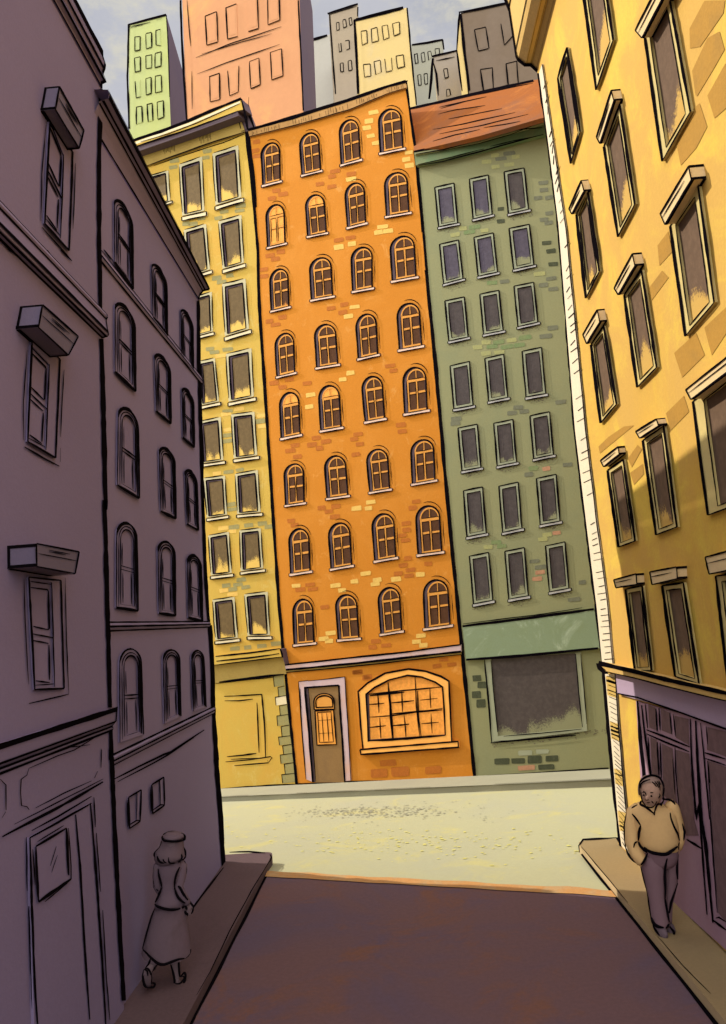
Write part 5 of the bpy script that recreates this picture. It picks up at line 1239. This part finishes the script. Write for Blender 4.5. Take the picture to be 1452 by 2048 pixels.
for a, w, h in (([(405,985),(350,1130),(298,1310),(256,1465)],2.8,.0), ([(750,1085),(768,1210),(785,1340),(803,1462)],2.8,.0), ([(258,1468),(345,1560),(430,1632),(500,1645),(570,1622),(660,1588),(735,1576)],3.6,.20), ([(735,1576),(785,1525),(806,1470)],3.0,.05)):
    seam(sk, WF, [zw(*p) for p in a], w, h)
sk.build('skirt', wo, True)
def shoe(par, face, path, hs, ratio, lines, mat=None, zz=zw):
    mb = MB(); limb(mb, face, path, mat or m_shoe, ratio, hs, 12)
    for a, w, h in lines: seam(mb, face, [zz(*p) for p in a], w, h)
    return mb.build('shoe', par, True)
shoe(wo, WF, [zw(303,1700)+(5,), zw(305,1745)+(7.6,), zw(312,1810)+(8,), zw(322,1865)+(7.5,), zw(335,1895)+(5,)], [.20,.19,.16,.12,.10], .6,
     [([(345,1582),(325,1640),(288,1690)],2.8,.14), ([(430,1638),(390,1690),(352,1735),(355,1800),(362,1865)],2.8,.15), ([(275,1700),(310,1690),(340,1720),(350,1765)],2.4,.23), ([(275,1698),(262,1760),(265,1830),(285,1890),(325,1910)],3.0,.19), ([(325,1910),(370,1905),(395,1880),(385,1858),(362,1855)],3.0,.16), ([(280,1705),(310,1720),(318,1775)],2.0,.23)])
shoe(wo, WF, [zw(645,1830)+(5.5,), zw(655,1860)+(7.5,), zw(672,1885)+(7.5,), zw(690,1895)+(5,), zw(712,1900)+(4,)], [.0,.0,.0,.0,.0], .9,
     [([(570,1625),(600,1720),(622,1830),(620,1890),(648,1920)],2.8,.02), ([(668,1590),(672,1690),(682,1785)],2.8,.03), ([(625,1862),(680,1860),(715,1825),(730,1785),(690,1778)],2.2,.07), ([(648,1920),(690,1905),(728,1850),(746,1790),(738,1740),(712,1755),(690,1785)],3.0,.06)])

# ---- the man on the right pavement, hands in his pockets
MF = person_face(1322, 1866)
ma = thing('person', 'older man in an ochre jacket and dark trousers, hands in pockets, by the shopfront', 'person', MF.o)
zx = zX; b = MB()
HC = MF.P(*zx(552,345), .03); hr_ = 22.5*mpp(MF, *zx(552,345)); HV = hr_*1.42
limb(b, MF, [zx(556,175)+(6,), zx(556,200)+(15,), zx(556,245)+(20.5,), zx(553,300)+(22.5,), zx(549,360)+(22,), zx(545,410)+(20,), zx(543,455)+(16,), zx(543,490)+(11.5,), zx(543,512)+(5,)], m_mskin, [1,1,1.05,1.1,1.1,1.05,1,1,1], .03, 18)
limb(b, MF, [zx(505,395)+(2.2,), zx(503,415)+(3.0,), zx(506,428)+(3.2,), zx(510,434)+(1.5,)], m_mskin, .9, .165, 8)           # nose
limb(b, MF, [zx(650,352)+(2.0,), zx(652,375)+(3.2,), zx(648,400)+(2.4,)], m_mskin, 1.2, .03, 8)                              # ear
limb(b, MF, [zx(560,470)+(13,), zx(562,520)+(13,), zx(560,570)+(15,)], m_mskin, .9, 0)
limb(b, MF, [zx(560,520)+(20,), zx(562,600)+(36,), zx(600,760)+(38,), zx(630,900)+(36,), zx(650,1010)+(34,), zx(650,1090)+(30,)], m_mskin, .6, 0)
limb(b, MF, [zx(360,580)+(11,), zx(345,740)+(11,), zx(345,900)+(10,), zx(410,1040)+(9,), zx(470,1075)+(7,)], m_mskin, 1, [0,-.02,-.03,.04,.06])
limb(b, MF, [zx(785,530)+(8,), zx(825,640)+(8,), zx(868,770)+(6.5,), zx(860,880)+(5.5,)], m_mskin, .9, [0,-.03,-.04,-.02])
limb(b, MF, [zx(560,1050)+(16,), zx(590,1300)+(14,), zx(625,1550)+(11,), zx(640,1760)+(8,), zx(650,1830)+(8,)], m_mskin, 1, 0)
limb(b, MF, [zx(760,1050)+(14,), zx(768,1290)+(8,), zx(742,1520)+(5.5,), zx(738,1720)+(4.8,), zx(755,1790)+(5.5,)], m_mskin, .9, [-.05,-.08,-.10,-.10,-.10])
# hands: palms and fingers closed inside the pockets
for (hx, hy, sx, hh) in ((497,1090,1,.06), (838,960,-1,-.03)):
    limb(b, MF, [zx(hx-10*sx,hy-15)+(6,), zx(hx+10*sx,hy+15)+(7,), zx(hx+18*sx,hy+40)+(6.5,)], m_mskin, .55, hh)
    for k in range(4): limb(b, MF, [zx(hx+8*sx+k*8*sx,hy+38)+(2.1,), zx(hx+14*sx+k*8*sx,hy+66-k*4)+(2,), zx(hx+22*sx+k*7*sx,hy+82-k*5)+(1.6,)], m_mskin, 1, hh, 8)
    limb(b, MF, [zx(hx+14*sx,hy+5)+(2.2,), zx(hx+32*sx,hy+26)+(2.2,), zx(hx+36*sx,hy+44)+(1.7,)], m_mskin, 1, hh+.02, 8)
finish_body(b, 'body', ma, .010)
def msurf(px, py, k=1.04):                            # point of the face seen at px, py
    d = ray(px, py).normalized(); o = CAM - HC
    R = (hr_*k, hr_*1.10*k, HV*k)
    def loc(v): return Vector((v.dot(MF.u)/R[0], v.dot(MF.n)/R[1], v.z/R[2]))
    a, c = loc(d), loc(o); A = a.dot(a); B = a.dot(c); Cc = c.dot(c)-1; D = B*B-A*Cc
    if D < 0: return MF.P(px, py, .05)
    return CAM + d*((-B-math.sqrt(D))/A)
fc_ = MB()
for a, w in (([(440,325),(443,380),(452,430),(468,462),(498,497)],2.4), ([(498,497),(540,512),(572,505),(592,488)],2.6), ([(592,488),(605,462),(615,445)],1.8), ([(455,355),(470,343),(485,350),(497,372),(495,385)],2.2), ([(470,370),(473,388)],4.4), ([(553,380),(555,398)],4.0), ([(540,355),(555,351),(575,352)],1.8), ([(500,398),(490,422),(500,432),(525,428)],2.0), ([(503,458),(520,461),(538,456)],1.8), ([(557,440),(565,455),(578,466)],2.4), ([(640,362),(648,380),(640,398),(630,414)],2.4)):
    seam(fc_, MF, [zx(*p) for p in a], w*.62, surf=msurf)
fc_.build('facial_features', ma, True)
hb = MB(); rows = []
# combed-back hair: a cap over the crown, sides and back
for i in range(13):
    th = i/12; row = []
    for k in range(21):
        ph = -PI*.12 + (PI*1.24)*k/20 + PI            # round the back from temple to temple
        z = 1.0 - th*1.25
        zz_ = max(-1, min(1, z)); rr = math.sqrt(max(0, 1-zz_*zz_)) + .02
        row.append(HC + MF.u*math.cos(ph)*hr_*1.10*rr + MF.n*math.sin(ph)*hr_*1.2*rr + Vector((0,0,1))*(HV*1.06*zz_ + .0))
    rows.append(row)
hb.grid(rows, m_mhair)
rows = []
for i in range(7):                                    # the front of the crown down to the hairline
    row = []
    for k in range(21):
        u = k/20; ph = PI*(1-u); line = .50 + .18*math.sin(PI*u) - .25*abs(u-.5)
        zz_ = 1.0 + (line-1.0)*i/6; rr = math.sqrt(max(0, 1-zz_*zz_)) + .02
        row.append(HC + MF.u*math.cos(ph)*hr_*1.10*rr + MF.n*math.sin(ph)*hr_*1.17*rr + Vector((0,0,1))*(HV*1.06*zz_))
    rows.append(row)
hb.grid(rows, m_mhair)
for a, w in (([(423,305),(428,250),(445,220),(490,185),(560,165),(635,185),(675,245),(688,320),(682,380),(684,412)],2.6), ([(440,305),(442,260),(480,228),(540,210)],1.8), ([(560,232),(590,262),(612,288)],1.6), ([(590,228),(620,268),(632,300)],1.6), ([(612,225),(640,270),(648,330)],1.6), ([(632,222),(655,270)],1.4), ([(450,215),(470,200),(500,190)],1.4)):
    seam(hb, MF, [zx(*p) for p in a], w, surf=lambda x, y: msurf(x, y, 1.13))
hb.build('hair', ma, True)
jb = MB()
limb(jb, MF, [zx(565,455)+(17,), zx(565,480)+(28,), zx(562,530)+(43,), zx(575,620)+(45,), zx(615,760)+(42,), zx(635,880)+(40,), zx(650,950)+(37,), zx(655,1000)+(29,), zx(655,1010)+(24,)], m_jacket, [.8,.62,.56,.56,.62,.66,.66,.66,.6], 0, 24)
limb(jb, MF, [zx(420,500)+(10,), zx(362,560)+(14,), zx(342,700)+(14.2,), zx(345,880)+(14,), zx(395,1010)+(14,), zx(452,1085)+(13,), zx(468,1095)+(11,)], m_jacket, .95, [.0,.0,.0,.02,.07,.10,.10])
limb(jb, MF, [zx(735,450)+(9,), zx(785,510)+(12,), zx(825,640)+(12,), zx(868,770)+(9.5,), zx(862,880)+(8.5,), zx(850,960)+(6,)], m_jacket, .95, [0,0,-.03,-.04,-.02,-.02])
cl = [(435,450),(438,478),(500,512),(583,578)]; cr = [(583,580),(600,520),(625,478),(665,470),(690,425)]
for a, w, h in ((cl,3.0,.16), (cr,2.6,.16), ([(435,475),(440,448),(448,440)],2.2,.10), ([(605,510),(620,482),(645,475),(662,488),(672,465)],1.8,.15), ([(585,595),(586,560)],2.0,.165), ([(335,528),(380,502),(435,480)],3.2,.04), ([(300,545),(283,610),(268,710),(266,820),(276,945)],3.0,.02), ([(276,945),(310,1025),(370,1090),(442,1112)],3.0,.10), ([(442,1130),(480,1080),(513,1005)],3.2,.16),
                ([(345,580),(395,640),(438,705)],2.4,.13), ([(438,708),(422,770),(413,870)],3.2,.15), ([(413,880),(440,935),(510,1000)],3.4,.17), ([(362,945),(375,900),(403,878)],2.0,.13), ([(372,895),(392,880)],1.6,.13), ([(475,940),(530,985),(610,1010),(710,1015),(780,975),(838,930)],4.2,.19), ([(765,1000),(835,935)],2.2,.15),
                ([(690,425),(745,428),(795,460),(810,520)],3.2,.03), ([(810,520),(860,640),(905,750),(908,800),(890,880),(850,965)],3.0,.0), ([(757,568),(765,630),(800,720),(840,800),(857,868)],2.6,.10), ([(857,890),(840,930),(850,968)],2.0,.06), ([(685,400),(682,430)],3.2,.06)):
    seam(jb, MF, [zx(*p) for p in a], w, h)
jb.build('jacket', ma, True)
tr_ = MB()
limb(tr_, MF, [zx(655,950)+(33,), zx(650,1020)+(33,), zx(640,1090)+(32,), zx(650,1150)+(25,)], m_trous, .7, 0, 20)
limb(tr_, MF, [zx(560,1030)+(18,), zx(575,1150)+(24,), zx(592,1280)+(21,), zx(618,1480)+(17.5,), zx(638,1640)+(17,), zx(655,1740)+(16.5,), zx(662,1785)+(16,), zx(662,1790)+(14,)], m_trous, .9, [.02]*8)
limb(tr_, MF, [zx(760,1010)+(16,), zx(768,1150)+(13.5,), zx(768,1300)+(12.5,), zx(755,1420)+(10.5,), zx(738,1560)+(8,), zx(738,1700)+(7,), zx(742,1745)+(6.5,)], m_trous, 1.0, [-.04,-.06,-.08,-.09,-.10,-.10,-.10])
for a, w, h in (([(437,1135),(470,1270),(515,1430),(530,1560),(548,1690)],3.0,.03), ([(548,1690),(575,1755),(615,1790),(688,1806)],4.2,.10), ([(695,1812),(725,1795),(745,1770)],3.0,.08), ([(725,1062),(705,1150),(698,1280),(705,1385),(700,1500)],3.0,.14), ([(700,1490),(720,1600),(747,1745)],3.0,.10), ([(832,975),(826,1080),(830,1180),(838,1285)],3.4,.0), ([(836,1325),(800,1420),(770,1520),(748,1650)],3.6,-.05)):
    seam(tr_, MF, [zx(*p) for p in a], w, h)
tr_.build('trousers', ma, True)
shoe(ma, MF, [zx(605,1770)+(5,), zx(630,1805)+(11,), zx(665,1850)+(11,), zx(705,1890)+(8,), zx(722,1905)+(4,)], [.02,.04,.08,.12,.14], .6, [([(570,1775),(590,1820),(640,1880),(722,1916)],2.6,.10)], None, zx)
shoe(ma, MF, [zx(742,1760)+(6,), zx(755,1800)+(8.5,), zx(770,1845)+(8.5,), zx(772,1880)+(5,)], [-.10,-.08,-.04,-.02], .7, [([(748,1788),(775,1825),(798,1850),(796,1878),(778,1894)],3.0,.02)], None, zx)

# ------------------------------------------------------------------ light
SUN_EL = math.radians(37); SD = Vector((.94, -.34, 0)).normalized()      # the way the light travels over the ground
W = bpy.data.worlds.new('World'); S.world = W; W.use_nodes = True
nt = W.node_tree; bg = nt.nodes['Background']
sky = nt.nodes.new('ShaderNodeTexSky'); sky.sky_type = 'NISHITA'; sky.sun_disc = False
sky.sun_elevation = SUN_EL; sky.sun_rotation = math.atan2(-SD.x, -SD.y) % (2*PI)
sky.air_density = 1.0; sky.dust_density = 2.0; sky.ozone_density = 1.0
tc = nt.nodes.new('ShaderNodeTexCoord')
mp = nt.nodes.new('ShaderNodeMapping'); mp.inputs['Scale'].default_value = (1.6, 1.6, 3.2); nt.links.new(tc.outputs['Generated'], mp.inputs['Vector'])
nz = nt.nodes.new('ShaderNodeTexNoise'); nz.inputs['Scale'].default_value = 2.6; nz.inputs['Detail'].default_value = 6; nz.inputs['Roughness'].default_value = .6; nt.links.new(mp.outputs[0], nz.inputs['Vector'])
mr = nt.nodes.new('ShaderNodeMapRange'); mr.interpolation_type = 'SMOOTHSTEP'
for i, v in enumerate((.25, .75, .55, .95)): mr.inputs[i+1].default_value = v
nt.links.new(nz.outputs['Fac'], mr.inputs[0])
mx = nt.nodes.new('ShaderNodeMix'); mx.data_type = 'RGBA'; nt.links.new(mr.outputs[0], mx.inputs[0]); nt.links.new(sky.outputs[0], mx.inputs[6])
mx.inputs[7].default_value = (6.9, 6.9, 7.4, 1)
n2 = nt.nodes.new('ShaderNodeTexNoise'); n2.inputs['Scale'].default_value = 6.0; n2.inputs['Detail'].default_value = 7; n2.inputs['Roughness'].default_value = .65; nt.links.new(mp.outputs[0], n2.inputs['Vector'])
m2 = nt.nodes.new('ShaderNodeMapRange'); m2.interpolation_type = 'SMOOTHSTEP'
for i, v in enumerate((.48, .66, 0, .75)): m2.inputs[i+1].default_value = v
nt.links.new(n2.outputs['Fac'], m2.inputs[0])
mc = nt.nodes.new('ShaderNodeMix'); mc.data_type = 'RGBA'; nt.links.new(m2.outputs[0], mc.inputs[0]); nt.links.new(mx.outputs[2], mc.inputs[6]); mc.inputs[7].default_value = (8.3, 7.9, 6.4, 1)
# sky scaled up overhead and behind the viewer, added to fill the shaded alley
dp = nt.nodes.new('ShaderNodeVectorMath'); dp.operation = 'DOT_PRODUCT'; nt.links.new(tc.outputs['Generated'], dp.inputs[0]); dp.inputs[1].default_value = (.1, -.84, .53)
gr = nt.nodes.new('ShaderNodeMapRange'); gr.interpolation_type = 'SMOOTHSTEP'; nt.links.new(dp.outputs['Value'], gr.inputs[0])
for i, v in enumerate((-.05, .80, .57, 3.2)): gr.inputs[i+1].default_value = v
vm = nt.nodes.new('ShaderNodeVectorMath'); vm.operation = 'SCALE'; nt.links.new(mc.outputs[2], vm.inputs[0]); nt.links.new(gr.outputs[0], vm.inputs['Scale'])
nt.links.new(vm.outputs[0], bg.inputs['Color']); bg.inputs['Strength'].default_value = .12
sl = bpy.data.lights.new('sun', 'SUN'); sl.energy = 4.1; sl.angle = math.radians(.5); sl.color = (1, .93, .80)
so = bpy.data.objects.new('sun', sl); C.objects.link(so)
so.rotation_euler = Vector((SD.x*math.cos(SUN_EL), SD.y*math.cos(SUN_EL), -math.sin(SUN_EL))).to_track_quat('-Z', 'Y').to_euler()
so.location = (-20, 5, 30)
S.view_settings.view_transform = 'Standard'; S.view_settings.look = 'None'; S.view_settings.exposure = 0.34; S.view_settings.gamma = 1.0
